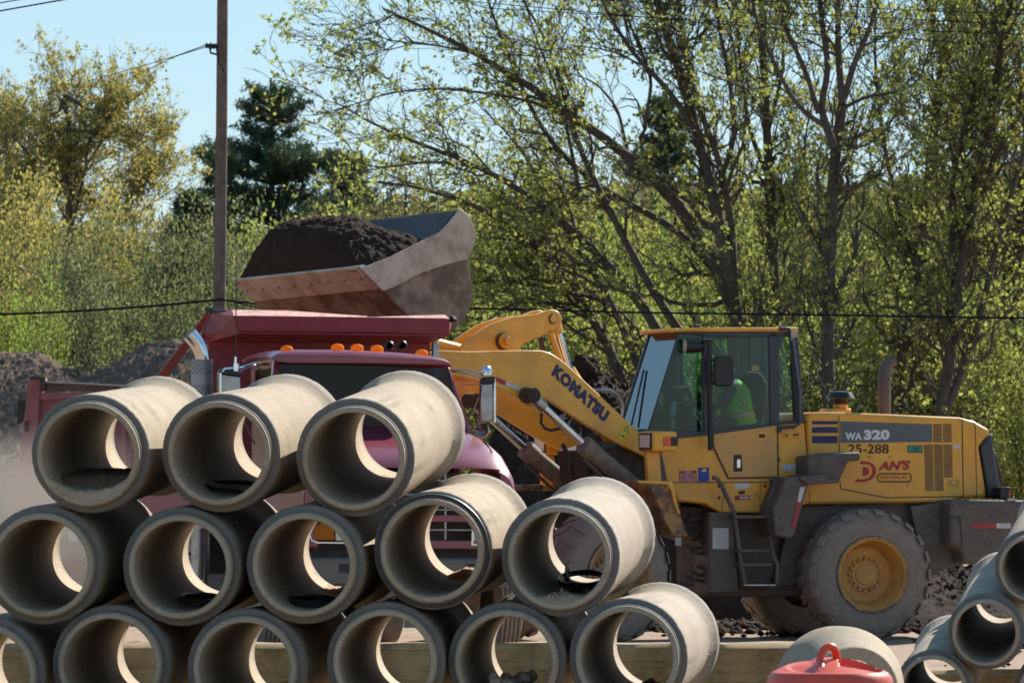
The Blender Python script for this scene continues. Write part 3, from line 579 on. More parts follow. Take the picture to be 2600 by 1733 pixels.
for i, (u, v, D, w) in enumerate([(130, 620, 112, 1.8), (230, 590, 116, 2.0), (330, 560, 114, 2.0), (430, 570, 110, 1.9), (530, 560, 113, 1.9), (620, 520, 116, 2.0), (700, 540, 112, 1.8), (280, 700, 104, 1.6), (420, 690, 103, 1.6), (600, 660, 105, 1.6)]):
    bush('hedge' if i not in (5, 6) else 'spring', u, v, D, w, HBS[i], 'shrub', GH if i not in (5, 6) else 'yellow green shrubs by the pole', 'shrub')
for u, v, D, w, l_ in [(40, 500, 125, 2.2, 'yellow olive leafy tree low at the left edge above the bright bush'), (330, 540, 128, 2.2, 'yellow olive leafy tree low between the round tree and the dark conifer'), (200, 520, 127, 2.3, 'yellow olive leafy tree hiding the foot of the round tree')]:
    bush('olive', u, v, D, w, l_, group='olive trees at the left')
bush('bright', -15, 600, 101, 1.25, 'bright green bush at the left edge above the earth heap', 'shrub', cat='shrub')
bush('bright', 80, 745, 98, .9, 'smaller bright green bush just above the earth heap', 'shrub', cat='shrub')
bush('bright', 1460, 600, 108, 1.3, 'bright green bush glowing between trunks above the loader boom', 'shrub', cat='shrub')
bush('olive', 1600, 560, 125, 1.6, 'orange tinted leafy tree glowing far behind the boom', group=None)
bush('olive', 1740, 560, 127, 1.6, 'orange tinted leafy tree far behind the cab', group=None)
# conifers
def conifer(label, u, vtop, vbase, hw, D, seed, n=300, top_open=0.3):
    r_ = np.random.RandomState(seed); U, Vv = vw(u, vtop); x = (U - CX) * D / F; h = CZ - (Vv - HZ) * D / F; hb = CZ - (vbase * 1.10544 - HZ) * D / F; rad = hw * 1.10544 * D / F
    root = thing('conifer', (x, D, 0), label, 'tree'); K = 7
    P = np.stack([resample([V((0, 0, 0)), V((.05, 0, h * .5)), V((0, 0, h))], [.26, .17, .03], 16)[0]]); Rr = np.array([resample([V((0, 0, 0)), V((0, 0, h))], [.26, .03], 16)[1]])
    v, q = tubes(P, Rr, 8)
    zt_ = []; tiers = 11
    B = []; BR = []
    for i in range(n):
        tier = r_.randint(0, tiers); f = (tier + r_.normal() * .12) / tiers; f = min(1, max(0, f))   # 0 bottom .. 1 top
        z0 = hb * .8 + (h - hb * .8) * f * .985
        prof = np.interp(f, [0, .18, .40, .55, .70, .80, .90, 1], [.95, 1.0, .78, .66, .40, .34, .30, .08]); ln = rad * prof * r_.uniform(.6, 1.08) * (1.2 if tier % 3 == 0 else .88)
        a = r_.uniform(0, 6.28); s = np.linspace(0, 1, K)
        p = np.stack([math.cos(a) * ln * s, math.sin(a) * ln * s, z0 + ln * (.12 + .35 * f) * s ** 1.2 + ln * .12 * s ** 3], 1); B.append(p); BR.append(.035 * (1 - .8 * s))
    B = np.array(B); BR = np.array(BR); Tt, TR = spawn(B, BR, n * 9, r_, (rad * .07, rad * .17), (.5, 1.1), .22, 4, .5, .2, 1, .006, .2, flat=1)
    v2, q2 = joinq([(v, q), tubes(B, BR, 4)]); me = np_mesh('trunk', v2, q2); me.materials.append(M['bark']); o = bpy.data.objects.new('trunk', me); COL.objects.link(o); o.parent = root
    v, q = leaves(Tt, n * 150, r_, (.10, .22), .02, .0, (.14, .26)); me = np_mesh('crown', v, q); me.materials.append(LEAF['needle']); o = bpy.data.objects.new('crown', me); COL.objects.link(o); o.parent = root
conifer('tall dark pine right of the utility pole against the sky', 622, 180, 560, 205, 150, 31, 330)
conifer('dark pine low behind the utility pole', 505, 300, 600, 120, 158, 32, 200)
conifer('dark conifer left of the utility pole above the shrubs', 440, 432, 640, 110, 118, 33, 220)
conifer('dark pine between the tall pine and the bucket', 800, 345, 560, 140, 156, 34, 230)
conifer('dark conifer showing between the trunks above the boom', 1530, 205, 560, 150, 150, 35, 280)
# far-off wood, one mass
def farwood():
    r_ = np.random.RandomState(77); n = 90000
    cs = []
    while sum(len(c) for c in cs) < n:
        u = r_.uniform(-300, 2900, 4000); crest = np.interp(u, [-300, 0, 300, 480, 560, 680, 800, 1000, 1300, 1700, 2100, 2600, 2900], [560, 560, 600, 690, 660, 640, 560, 520, 500, 470, 500, 420, 420])
        D = r_.uniform(138, 174, 4000); x = (u - CX) * D / F
        bumpy = np.array([mnoise.noise(V((a * .45, b * .3, 0))) for a, b in zip(x, D)]) * 55
        vv = r_.uniform(0, 1, 4000) ** 1.0 * (1230 - crest) + crest + bumpy
        z = CZ - (vv - HZ) * D / F; keep = np.array([mnoise.noise(V((a * .9, b * .9, c * .9))) for a, b, c in zip(x, D, z)]) > -.15
        cs.append(np.stack([x, D, z], 1)[keep])
    c = np.concatenate(cs)[:n]; v, q = leafquads(c, r_, (.14, .34)); side = []
    for sg in (-1, 1):
        a_ = r_.uniform(0, 1, 9000); xx = sg * (18 + 120 * a_); yy = r_.uniform(120, 175, 9000); zz = r_.uniform(0, 9, 9000) * (.6 + .4 * np.sin(xx * .35)); side.append(np.stack([xx, yy, zz], 1))
    v2, q2 = leafquads(np.concatenate(side), r_, (.8, 1.6)); v, q = joinq([(v, q), (v2, q2)])
    me = np_mesh('distant_wood', v, q); me.materials.append(LEAF['far'])
    o = bpy.data.objects.new('distant_wood', me); COL.objects.link(o); tag(o, 'distant wood reading as one mass of dull green and brown foliage', 'wood', kind='stuff')
    P0 = []; 
    for i in range(420):
        u = r_.uniform(-100, 2700); D = r_.uniform(126, 172); x = (u - CX) * D / F; h = r_.uniform(4, 9) if u > 800 else r_.uniform(2, 5); P0.append([(x, D, 0), (x + r_.normal() * .4, D, h * .5), (x + r_.normal() * .9, D, h)])
    P0 = np.array(P0, float); Rr = np.tile(np.array([.12, .08, .02]), (len(P0), 1)) * r_.uniform(.4, 1.2, (len(P0), 1))
    B, BR = spawn(P0, Rr, 3000, r_, (.8, 2.2), (.3, .9), .4, 4, .5, .2, 1, .012, .5)
    v, q = joinq([tubes(P0, Rr, 5), tubes(B, BR, 3)]); me = np_mesh('distant_wood_trunks', v, q); me.materials.append(M['bark']); o = bpy.data.objects.new('distant_trunks', me); COL.objects.link(o)
    tag(o, 'thin grey trunks and bare branches crowding the distant wood', 'trunks', kind='stuff')
farwood()
# ================================================================ concrete pipes
DP, PL = 28.0, 2.44
def pipe_mesh(name, R_, mt, L=PL, m=112):
    b = R_ * .765
    prof = [(0.0, b + R_ * .015), (0.0, R_ * .845), (.006, R_ * .862), (.030, R_ * .868), (.032, R_ * .885), (.040, R_ * .887), (.078, R_ * .893), (.082, R_ * .985), (.090, R_),
            (L * .5, R_ * .975), (L - .34, R_ * .935), (L - .25, R_ * .945), (L - .19, R_ * 1.03), (L - .17, R_ * 1.06), (L - .158, R_ * 1.075), (L - .008, R_ * 1.08), (L, R_ * 1.065),
            (L, R_ * .925), (L - .01, R_ * .915), (L - .095, R_ * .90), (L - .10, b + .004), (L - .11, b), (.012, b)]
    mb = MB(); mb.lathe(prof, (0, 0, 0), (0, 1, 0), m, closed=True); me = mb.mesh(name)
    import bmesh
    bm = bmesh.new(); bm.from_mesh(me); bmesh.ops.recalc_face_normals(bm, faces=bm.faces); bm.to_mesh(me); bm.free()
    for v in me.vertices:                           # chipped edges and slight unevenness
        y = v.co.y; r = math.hypot(v.co.x, v.co.z); a = math.atan2(v.co.z, v.co.x)
        if r > b * 1.05:
            e = mnoise.fractal(V((math.cos(a) * 9, math.sin(a) * 9, y * 2)), .8, 2, 4); k = 1 - .006 * max(0, e - .12) * (1 if .08 < y < .2 or y > L - .2 else .1) / R_ + .0015 * e / R_
            if abs(y - .082) < .01 or y > L - .02: k -= .009 * max(0, mnoise.noise(V((math.cos(a) * 26, math.sin(a) * 26, 7))) - .25) / R_
            v.co.x *= k; v.co.z *= k
            if r > R_ * .95 and y < .2: v.co.y += .003 * e
    me.polygons.foreach_set('use_smooth', [True] * len(me.polygons)); me.set_sharp_from_angle(angle=R(28)); me.materials.append(mt); return me
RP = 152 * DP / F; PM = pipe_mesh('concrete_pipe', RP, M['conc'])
PIPES = {}
def place_pipe(key, me, u, v, du, dv, D, label, group, roll=0):
    a = W(u, v, D); s = D / (D + PL); b = W(u + du, v + dv, D + PL)
    d = (b - a); d.normalize()
    o = bpy.data.objects.new('concrete_pipe', me); COL.objects.link(o); o.location = a
    o.rotation_mode = 'QUATERNION'; q = d.to_track_quat('Y', 'Z'); o.rotation_quaternion = q @ Matrix.Rotation(roll, 3, 'Y').to_quaternion()
    o.color = {'q5': (.97, 1.0, 1.06, 1), 'r5': (.95, .98, 1.04, 1), 'p1': (1, 1, .97, 1), 'r4': (.93, .93, .93, 1), 'q1': (.92, .90, .86, 1), 's1': (.93, .96, 1, 1), 's2': (.90, .93, .98, 1), 's3': (.93, .96, 1, 1), 's4': (.9, .93, .98, 1)}.get(key, (1, .98, .95, 1))
    ORG[o.name] = V((0, 0, 0)); tag(o, label, 'pipe', group); PIPES[key] = (a, d, o); return o
GP = 'large concrete pipes stacked in rows'
PP = [('p1', 223, 1153, 181, -48, 'top-row pipe with a layer of wet dirt inside, first of the three on top'),
      ('p2', 555, 1151, 174, -52, 'middle pipe of the three on the top row'),
      ('p3', 897.5, 1163.7, 135, -74, 'top-row pipe in front of the truck hood, last of the three on top'),
      ('q1', 106, 1435, 158, -45, 'second-row pipe below and left of the pipe with wet dirt, cut by the left edge'),
      ('q2', 457, 1439, 133, -45, 'second-row pipe with the vertical truck fuel pipe seen through it'),
      ('q3', 771.5, 1434, 125, -48, 'second-row pipe with the amber truck turn signal seen through it'),
      ('q4', 1096, 1398, 106, -47, 'second-row pipe with a black rubber ring round its rim'),
      ('q5', 1419.5, 1416, 95, -57, 'second-row pipe with a loose black rubber loop inside, last of its row'),
      ('r0', -41, 1716, 160, -42, 'third-row pipe mostly cut off by the left edge'),
      ('r1', 278, 1687, 148, -42, 'third-row pipe below the gap between the first two second-row pipes'),
      ('r2', 621, 1696.6, 138, -40, 'third-row pipe with shiny black rubber scrap at its bottom'),
      ('r3', 976.5, 1679, 100, -40, 'third-row pipe with bare dirt and timber seen through, left of the pipe filled with clods'),
      ('r4', 1285, 1680, 82, -40, 'third-row pipe with grey earth clods lying in it'),
      ('r5', 1592, 1669, 85, -42, 'sunlit third-row pipe at the right end of the stack')]
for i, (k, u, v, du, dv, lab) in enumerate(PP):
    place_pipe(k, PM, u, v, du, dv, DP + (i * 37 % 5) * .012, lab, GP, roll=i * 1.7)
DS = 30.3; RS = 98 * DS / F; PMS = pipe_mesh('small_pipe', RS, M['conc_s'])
GS = 'smaller concrete pipes piled at the right edge'
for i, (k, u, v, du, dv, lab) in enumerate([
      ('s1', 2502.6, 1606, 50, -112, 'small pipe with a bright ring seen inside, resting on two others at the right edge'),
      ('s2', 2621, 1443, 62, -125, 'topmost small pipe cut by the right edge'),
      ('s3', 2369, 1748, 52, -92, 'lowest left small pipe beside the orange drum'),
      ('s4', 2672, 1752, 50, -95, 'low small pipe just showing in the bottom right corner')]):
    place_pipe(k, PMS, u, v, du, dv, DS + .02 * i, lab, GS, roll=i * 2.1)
def in_pipe(k, t, ang, r):                       # point inside a pipe: distance t along, angle from straight down (+ = image right), radius
    a, d, o = PIPES[k]; up = V((0, 0, 1)); x = d.cross(up).normalized(); z = x.cross(d).normalized()
    return a + d * t + x * math.sin(ang) * r - z * math.cos(ang) * r
# rubber ring round the tongue of q4: a part of that pipe
a, d, o = PIPES['q4']
mb = MB(); mb.lathe([(.045, RP * .89), (.045, RP * .945), (.055, RP * .955), (.074, RP * .955), (.079, RP * .94), (.079, RP * .89)], (0, 0, 0), (0, 1, 0), 96, closed=True)
g = mb.build('rubber_ring', M['gasket'], smooth=True); g.parent = o
def bed(name, k, t0, t1, halfang, depth, m, label, cat, seed, lump=.02, rag=.25, rr=None, flat=False):
    """loose material lying in the bottom of a pipe between t0 and t1"""
    bR = (rr or RP) * .765; nt_, na = 44, 34; vs = []; rs_ = random.Random(seed)
    for i in range(nt_):
        f = i / (nt_ - 1); t = t0 + (t1 - t0) * f; e = min(1, math.sin(math.pi * min(1, max(0, f))) * 2.2 + .02)
        for j in range(na):
            g_ = -1 + 2 * j / (na - 1); ha = halfang * (1 + rag * mnoise.noise(V((t * 7, seed, 0)))); an = g_ * ha
            base = bR * math.cos(an); top_h = max(0, base - (bR - depth * (.4 + .6 * e)) )       # thickness above the wall near this angle
            th = min(base * .9, max(.003, depth * e * (1 - g_ * g_)) + lump * (1 - abs(g_)) * e * (abs(mnoise.fractal(V((t * 22, an * 9, seed)), 1, 2, 4)) + .3 * mnoise.noise(V((t * 60, an * 30, seed)))))
            if flat:
                dd = depth * min(1, f * 4.5 + .12) * min(1, (1 - f) * 3); hm_ = math.acos((bR - dd) / bR) + .06; an = g_ * hm_
                th = max(.002, bR - (bR - dd) / math.cos(an)) + lump * .5 * (1 - g_ * g_) * mnoise.fractal(V((t * 9, an * 6, seed)), 1, 2, 4)
            vs.append(in_pipe(k, t, an, bR + .004 if (j in (0, na - 1) or i in (0, nt_ - 1)) else bR - th))
    q = [(i * na + j, i * na + j + 1, (i + 1) * na + j + 1, (i + 1) * na + j) for i in range(nt_ - 1) for j in range(na - 1)]
    org = in_pipe(k, (t0 + t1) / 2, 0, bR)
    me = np_mesh(name, np.array([v - org for v in vs]), np.array(q)); me.materials.append(m)
    o = bpy.data.objects.new(name, me); COL.objects.link(o); o.location = org; tag(o, label, cat); return o
bed('dirt_layer', 'p1', .03, 1.75, .95, .105, M['wetsoil'], 'flat layer of wet brown dirt lying in the first top-row pipe', 'dirt', 1, .03, flat=True)
bed('dirt_crust', 'p1', .004, .16, 1.05, .035, M['tansoil'], 'dried tan dirt crusted on the lip of the first top-row pipe', 'dirt', 2, .03)
bed('dirt_patch', 'q5', .005, .30, .55, .03, M['tansoil'], 'tan dirt stuck inside the front lip of the pipe with the rubber loop', 'dirt', 3, .05)
bed('crumbled_dirt', 'q4', 1.72, 2.3, .42, .04, M['tansoil'], 'small brown pile of crumbled dirt in the pipe with the rubber ring', 'dirt', 4, .025)
bed('dirt_trail', 'q3', 1.7, 2.3, .5, .012, M['tansoil'], 'thin trail of sunlit dirt crumbs in the pipe in front of the turn signal', 'dirt', 6, .03)
bed('earth_bed', 'r4', .05, 1.2, 1.15, .09, M['clodsoil'], 'bed of grey earth filling the lower part of the clod-filled pipe', 'dirt', 7, .04, flat=True)
rc = random.Random(4)
for i in range(9):
    an = -.75 + 1.5 * i / 8; p = in_pipe('r4', .35 + rc.uniform(-.15, .3), an, RP * .765 - .10 - rc.uniform(0, .015))
    clod('earth_clod', p, rc.uniform(.020, .034), M['clodsoil'], ('first', 'second', 'third', 'fourth', 'fifth', 'sixth', 'seventh', 'eighth', 'last')[i] + ' grey clod from the left in the row lying in the clod-filled pipe', 'clod', 20 + i, 2, .55, group='earth clods in the pipe')
bed('dirt_patch', 'r5', 1.3, 1.9, .35, .03, M['tansoil'], 'small patch of dirt in the sunlit pipe at the right end of the stack', 'dirt', 8, .05)
# loose gaskets and rubber scraps
def strip(name, pts, w, th, m, label, cat):
    """flat flexible rubber band along pts, standing on edge where it curls"""
    mb = MB(); n = len(pts); P = [V(p) for p in pts]; A = []
    for i, p in enumerate(P):
        t = (P[min(i + 1, n - 1)] - P[max(i - 1, 0)]).normalized(); up = V((0, -.35, .94)); s = t.cross(up).normalized(); u2 = s.cross(t).normalized()
        A.append([p + s * th / 2 + u2 * w / 2, p - s * th / 2 + u2 * w / 2, p - s * th / 2 - u2 * w / 2, p + s * th / 2 - u2 * w / 2])
    vs = [q for a_ in A for q in a_]; fs = [(i * 4 + k, i * 4 + (k + 1) % 4, i * 4 + 4 + (k + 1) % 4, i * 4 + 4 + k) for i in range(n - 1) for k in range(4)] + [(3, 2, 1, 0), tuple((n - 1) * 4 + k for k in range(4))]
    org = P[n // 2]; mb.add(vs, fs); o = mb.build(name, m, smooth=True, org=org); tag(o, label, cat); return o
def loop_in(k, t, an, rx, ry, lift, n=40, a0=0, a1=6.28, tilt=.25):
    a, d, o = PIPES[k]; c = in_pipe(k, t, an, RP * .765 - lift); x = d.cross(V((0, 0, 1))).normalized(); up = x.cross(d)
    return [c + x * rx * math.cos(s) + d * ry * math.sin(s) + up * (tilt * rx * math.sin(s * 1 + .6) - .12 * rx * math.cos(s)) for s in np.linspace(a0, a1, n)]
strip('rubber_loop', loop_in('q5', 1.25, .10, .115, .40, .055, tilt=.16), .030, .012, M['gasket'], 'glossy black rubber loop lying in the last second-row pipe', 'rubber loop')
strip('rubber_strap', [in_pipe('q5', 1.5, -.55, .135), in_pipe('q5', 1.35, -.5, .155), in_pipe('q5', 1.15, -.35, .165), in_pipe('q5', .95, -.1, .19), in_pipe('q5', .85, .2, .195)], .05, .014, M['gasket'], 'bent black rubber strap beside the rubber loop in the last second-row pipe', 'rubber strap')
strip('rubber_gasket', loop_in('p2', .65, -.08, .14, .33, .03, tilt=.03), .018, .02, M['gasket'], 'black rubber gasket lying flat in the middle top-row pipe', 'gasket')
strip('rubber_scrap', loop_in('q2', .55, .25, .10, .22, .035, a0=0, a1=6.2, tilt=.06), .035, .03, M['gasket'], 'dull black rubber scrap in the pipe with the vertical fuel pipe behind', 'rubber scrap')
strip('rubber_scrap', loop_in('q3', .45, .1, .13, .25, .025, a1=5.5, tilt=.04), .03, .02, M['gasket'], 'crumpled black rubber in the pipe in front of the turn signal', 'rubber scrap')
strip('rubber_scrap', loop_in('r2', 1.2, .15, .13, .40, .04, a1=5.9, tilt=.3), .05, .014, M['gasket'], 'shiny black rubber scrap with curled edges in the third-row pipe', 'rubber scrap')
strip('rubber_ring', loop_in('r1', .6, .1, .10, .2, .015, tilt=.02), .018, .02, M['gasket'], 'thin black ring near the bottom of the third-row pipe under the first gap', 'gasket')
# ---- timber beams on blocks behind the stack
def beam(x0, x1, D, zt_, h, d, label):
    rr = random.Random(int(x0 * 7)); n = 60; prof = [(-d / 2, -h), (-d / 2, -.03), (-d / 2 + .03, 0), (d / 2 - .03, 0), (d / 2, -.03), (d / 2, -h)]
    vs = []; k = len(prof)
    for i in range(n):
        x = x0 + (x1 - x0) * i / (n - 1)
        for j, (py, pz) in enumerate(prof):
            vs.append((x, D + py + .012 * mnoise.noise(V((x * 3, j * 3., 1))), zt_ + pz + (.014 * mnoise.fractal(V((x * 2, j * 1.7, 4)), 1, 2, 4) if j in (1, 2, 3, 4) else 0)))
    fs = [(i * k + j, (i + 1) * k + j, (i + 1) * k + (j + 1) % k, i * k + (j + 1) % k) for i in range(n - 1) for j in range(k)] + [tuple(range(k)), tuple((n - 1) * k + j for j in range(k))[::-1]]
    mb = MB(); mb.add(vs, fs); return mb, tag
DT = 35.5; ztop = CZ - (1631 - HZ) * DT / F
bt = thing('timber_rail', (0, DT, 0), 'long weathered squared timber rail running behind the pipe stack', 'timber rail')
mb, _ = beam(-3.9, 2.05, DT, ztop, .36, .3, ''); o = mb.build('beam', M['wood'], bt, smooth=True)
for x in (-3.3, -1.3, .6, 1.8):
    mb = MB(); mb.box((x, DT, (ztop - .362) / 2 - .02), (.3, 0, 0), (0, .28, 0), (0, 0, ztop - .36 + .04)); mb.build('post', M['wood'], bt, bevel=.01)
mb, _ = beam(2.25, 4.6, 33.6, ztop - .10, .30, .3, ''); b2 = thing('timber_rail', (3.4, 33.6, 0), 'shorter timber rail seen through the lowest left small pipe at the right', 'timber rail')
mb.build('beam', M['wood'], b2, smooth=True)
for x in (2.5, 4.2):
    mb = MB(); mb.box((x, 33.6, (ztop - .402) / 2 - .02), (.3, 0, 0), (0, .28, 0), (0, 0, ztop - .40 + .04)); mb.build('post', M['wood'], b2, bevel=.01)
# ---- concrete manhole ring behind the drum
def ring():
    D = 26.5; s = D / F; c = W(2172, 1752, D); R1, R0 = 162 * s, 112 * s; L = .42
    prof = [(0, R0 * .70), (0, R0 * .97), (.01, R0), (.06, R0 * 1.02), (L * .8, R1 * .95), (L, R1), (L + .2, R1), (L + .2, R1 * .84), (L, R1 * .80), (.10, R0 * .78), (.09, R0 * .70)]
    mb = MB(); ax = V((-.09, 1, -.02)).normalized(); mb.lathe(prof, (0, 0, 0), (0, 1, 0), 96, closed=True); o = mb.build('manhole_cone', M['conc2'], smooth=True)
    o.location = c; o.rotation_mode = 'QUATERNION'; o.rotation_quaternion = ax.to_track_quat('Y', 'Z'); tag(o, 'brushed concrete manhole cone on its side behind the orange drum', 'manhole cone')
    # it lies on two timbers
    for k, x in enumerate((-.16, .16)):
        mb = MB(); zc = c.z - R1 * .98; mb.box((c.x + x, c.y + .45, zc / 2), (.12, 0, 0), (0, .5, 0), (0, 0, zc)); t = mb.build('support_block', M['wood'], bevel=.01)
        tag(t, ('left', 'right')[k] + ' timber block carrying the concrete manhole cone', 'timber block', 'blocks under the manhole cone')
ring()
# ---- traffic drum
def drum():
    D = 20.4; s = D / F; cx = (2107 - CX) * s; zt_ = CZ - (1702 - HZ) * s; Rr = 162 * s
    root = thing('traffic_drum', (cx, D, 0), 'sun-faded orange red plastic traffic drum with a moulded handle loop on top', 'traffic drum')
    z = zt_; mb = MB(); c = (cx, D, 0)
    prof = [(.02, Rr * 1.22), (.06, Rr * 1.22), (.07, Rr * 1.18), (.10, Rr * 1.15), (.35, Rr * 1.13), (.36, Rr * 1.08), (.60, Rr * 1.07), (.61, Rr * 1.03), (z - .10, Rr * 1.0), (z - .045, Rr * .995), (z - .02, Rr * .97), (z - .004, Rr * .90)]
    mb.lathe(prof, c, (0, 0, 1), 72); mb.build('body', M['coral'], root, smooth=True)
    # top: shallow dome with recesses left and right of a central web
    N = 40; vs = []; K = 96
    def h(x, y):
        r = math.hypot(x, y); e = z - .004 + .045 * (1 - (r / (.9 * Rr)) ** 2) + .035 * (y / Rr) * (1 - (r / (.9 * Rr)) ** 6)
        if x > .03: e -= .06 * max(0, min(1, (x - .03) / .01)) * max(0, min(1, (.82 * Rr - r) / .012)) * max(0, min(1, (y + .085) / .012)) * max(0, min(1, (.075 - y) / .012))
        if x < -.045: e -= .010 * max(0, min(1, (-x - .045) / .02)) * max(0, min(1, (.7 * Rr - r) / .02))
        return e
    for i in range(N + 1):
        for k in range(K):
            r = .9 * Rr * i / N; a_ = 2 * math.pi * k / K; x, y = r * math.cos(a_), r * math.sin(a_); vs.append((cx + x, D + y, h(x, y)))
    mb = MB(); mb.add(vs, [(i * K + k, i * K + (k + 1) % K, (i + 1) * K + (k + 1) % K, (i + 1) * K + k) for i in range(N) for k in range(K)]); mb.build('lid', M['coral'], root, smooth=True)
    mb = MB(); x0 = cx - .008; ww = .018
    for dx, hh in ((0, .085),):
        # an arch seen slightly from the side
        pts = [V((x0 - .028 + .0, D - .05, z + .0)), V((x0 - .030, D - .02, z + .045)), V((x0 - .016, D - .01, z + .078)), V((x0 + .008, D + .0, z + .090)), V((x0 + .026, D + .015, z + .080)), V((x0 + .034, D + .03, z + .055)), V((x0 + .036, D + .04, z + .0))]
        from mathutils.geometry import interpolate_bezier
        P = [resample(pts, [1] * 7, 22)[0][i] for i in range(22)]
        mb.tube([V(p) for p in P], .0145, 14)
    mb.build('handle', M['coral'], root, smooth=True)
    mb = MB(); mb.prism([V((cx - .050, D - .19, z - .06)), V((cx - .022, D - .19, z - .06)), V((cx - .022, D - .05, z + .046)), V((cx - .050, D - .05, z + .046))], V((0, .03, -.03))); mb.build('web', M['coral'], root, bevel=.008)
    for k, (a0, a1) in enumerate(((.38, .52), (.66, .80))):
        mb = MB(); mb.lathe([(a0, Rr * 1.085), (a1, Rr * 1.075)], c, (0, 0, 1), 72); mb.build('reflective_band', M['white'], root, smooth=True)
    mb = MB(); mb.lathe([(0, Rr * 1.0), (0, Rr * 1.5), (.03, Rr * 1.5), (.045, Rr * 1.23)], c, (0, 0, 1), 60); mb.build('rubber_base', M['rubber'], root, smooth=True)
drum()
# ---- utility pole and wires
DU = 89.0
def pole():
    b = W(554, 1200, DU); b.z = 0; root = thing('utility_pole', b, 'tall weathered wooden utility pole behind the red truck bed', 'utility pole')
    mb = MB(); top = W(566, -150, DU); mb.tube([b - V((0, 0, .3)), W(557, 770, DU), W(563, 300, DU), top], .11, 20, rs=[.108, .098, .090, .083]); mb.build('pole', M['pole'], root, smooth=True)
    mb = MB()
    for u, v in ((529, 116), (542, 118)): mb.lathe([(-.05, .015), (-.045, .045), (-.015, .034), (0, .05), (.02, .034), (.05, .045), (.06, .015)], W(u, v, DU - .12), (1, 0, .1), 14)
    mb.build('insulator', M['black'], root, smooth=True)
    mb = MB(); mb.tube([W(533, 122, DU - .1), W(535, 135, DU - .1), W(553, 139, DU - .1)], .018, 6); mb.build('bracket', M['black'], root)
    mb = MB(); mb.tube([W(548, 120, DU - .16), W(556, 160, DU - .16), W(573, 188, DU - .16)], .008, 5); mb.build('ground_wire', M['wire'], root)
pole()
def wire(name, pts, r, label, cat='wire', group=None):
    P = [V(p) for p in resample(pts, [1] * len(pts), 40)[0]]; mb = MB(); mb.tube(P, r, 6); o = mb.build(name, M['wire'], smooth=True, org=P[20]); tag(o, label, cat, group); return o
wire('black_cable', [W(-1600, 850, 82), W(0, 798, 88), W(160, 792, 88.4), W(380, 778, 88.7), W(480, 768, 89), W(560, 760, 88.8)], .019, 'thick black cable from the left edge to the utility pole', 'cable')
wire('black_cable', [W(556, 760, 88.8), W(620, 768, 88.5), W(700, 777, 88), W(1180, 782, 86), W(1600, 793, 85), W(2200, 801, 84), W(2900, 812, 82)], .016, 'thick black cable from the utility pole across the trees to the right edge', 'cable')
wire('black_cable', [W(556, 757, 88.8), W(640, 778, 88), W(740, 790, 87.5), W(1180, 793, 86.5)], .011, 'thinner black cable sagging under the thick one behind the bucket', 'cable')
wire('overhead_wire', [W(-1400, 300, 62), W(0, 28, 72), W(160, 0, 74), W(300, -25, 76)], .011, 'lower thin wire crossing the top left corner')
wire('overhead_wire', [W(-1400, 262, 62), W(0, 8, 72), W(45, 0, 74), W(300, -40, 76)], .008, 'upper thin wire crossing the top left corner')
wire('service_wire', [W(528, 113, 88.9), W(440, 145, 100), W(360, 168, 115), W(255, 198, 134)], .008, 'upper service wire from the pole insulator down to the round tree')
wire('service_wire', [W(528, 118, 88.9), W(450, 142, 100), W(390, 170, 115), W(330, 202, 132)], .007, 'lower service wire from the pole insulator down to the round tree')
for i, (a_, b_) in enumerate([((1130, -2), (2700, 128)), ((1500, -2), (2700, 68)), ((1250, 22), (2700, 92)), ((1900, 0), (2700, 40))]):
    wire('overhead_wire', [W(a_[0], a_[1], 90), W((a_[0] + b_[0]) / 2, (a_[1] + b_[1]) / 2 + 6, 88), W(b_[0], b_[1], 86)], .0065, ('longest thin wire, running from above the leaning tree down to the right edge', 'thin wire starting above the slanting limbs and meeting the right edge second highest', 'thin wire ending just above the longest one at the right edge', 'topmost and shortest thin wire at the upper right')[i], group='thin wires in front of the treetops')

# ---- dust hanging in the air at the left, behind the stack
def dust():
    m = bpy.data.materials.new('airborne_dust'); m.use_nodes = True; nt = m.node_tree; nt.nodes.clear()
    out = nt.nodes.new('ShaderNodeOutputMaterial'); pv = nt.nodes.new('ShaderNodeVolumePrincipled'); pv.inputs['Color'].default_value = (.80, .68, .58, 1)
    tc = nt.nodes.new('ShaderNodeTexCoord'); ln = nt.nodes.new('ShaderNodeVectorMath'); ln.operation = 'LENGTH'; nt.links.new(tc.outputs['Object'], ln.inputs[0])
    n = nt.nodes.new('ShaderNodeTexNoise'); n.inputs['Scale'].default_value = 1.6; n.inputs['Detail'].default_value = 3; nt.links.new(tc.outputs['Object'], n.inputs['Vector'])
    a = nt.nodes.new('ShaderNodeMath'); a.operation = 'MULTIPLY_ADD'; nt.links.new(n.outputs[0], a.inputs[0]); a.inputs[1].default_value = -.9; nt.links.new(ln.outputs['Value'], a.inputs[2])
    mr = nt.nodes.new('ShaderNodeMapRange'); nt.links.new(a.outputs[0], mr.inputs[0]); mr.inputs[1].default_value = .45; mr.inputs[2].default_value = -.25; mr.inputs[3].default_value = 0; mr.inputs[4].default_value = .42
    nt.links.new(mr.outputs[0], pv.inputs['Density']); nt.links.new(pv.outputs[0], out.inputs['Volume'])
    import bmesh
    bm = bmesh.new(); bmesh.ops.create_icosphere(bm, subdivisions=3, radius=1); me = bpy.data.meshes.new('dust_cloud'); bm.to_mesh(me); bm.free(); me.materials.append(m)
    o = bpy.data.objects.new('dust_cloud', me); COL.objects.link(o); o.location = W(10, 1330, 68); o.scale = (2.7, 2.2, 1.5); tag(o, 'pale brown dust drifting low at the left edge in front of the faded dump truck', 'dust', kind='stuff')
dust()
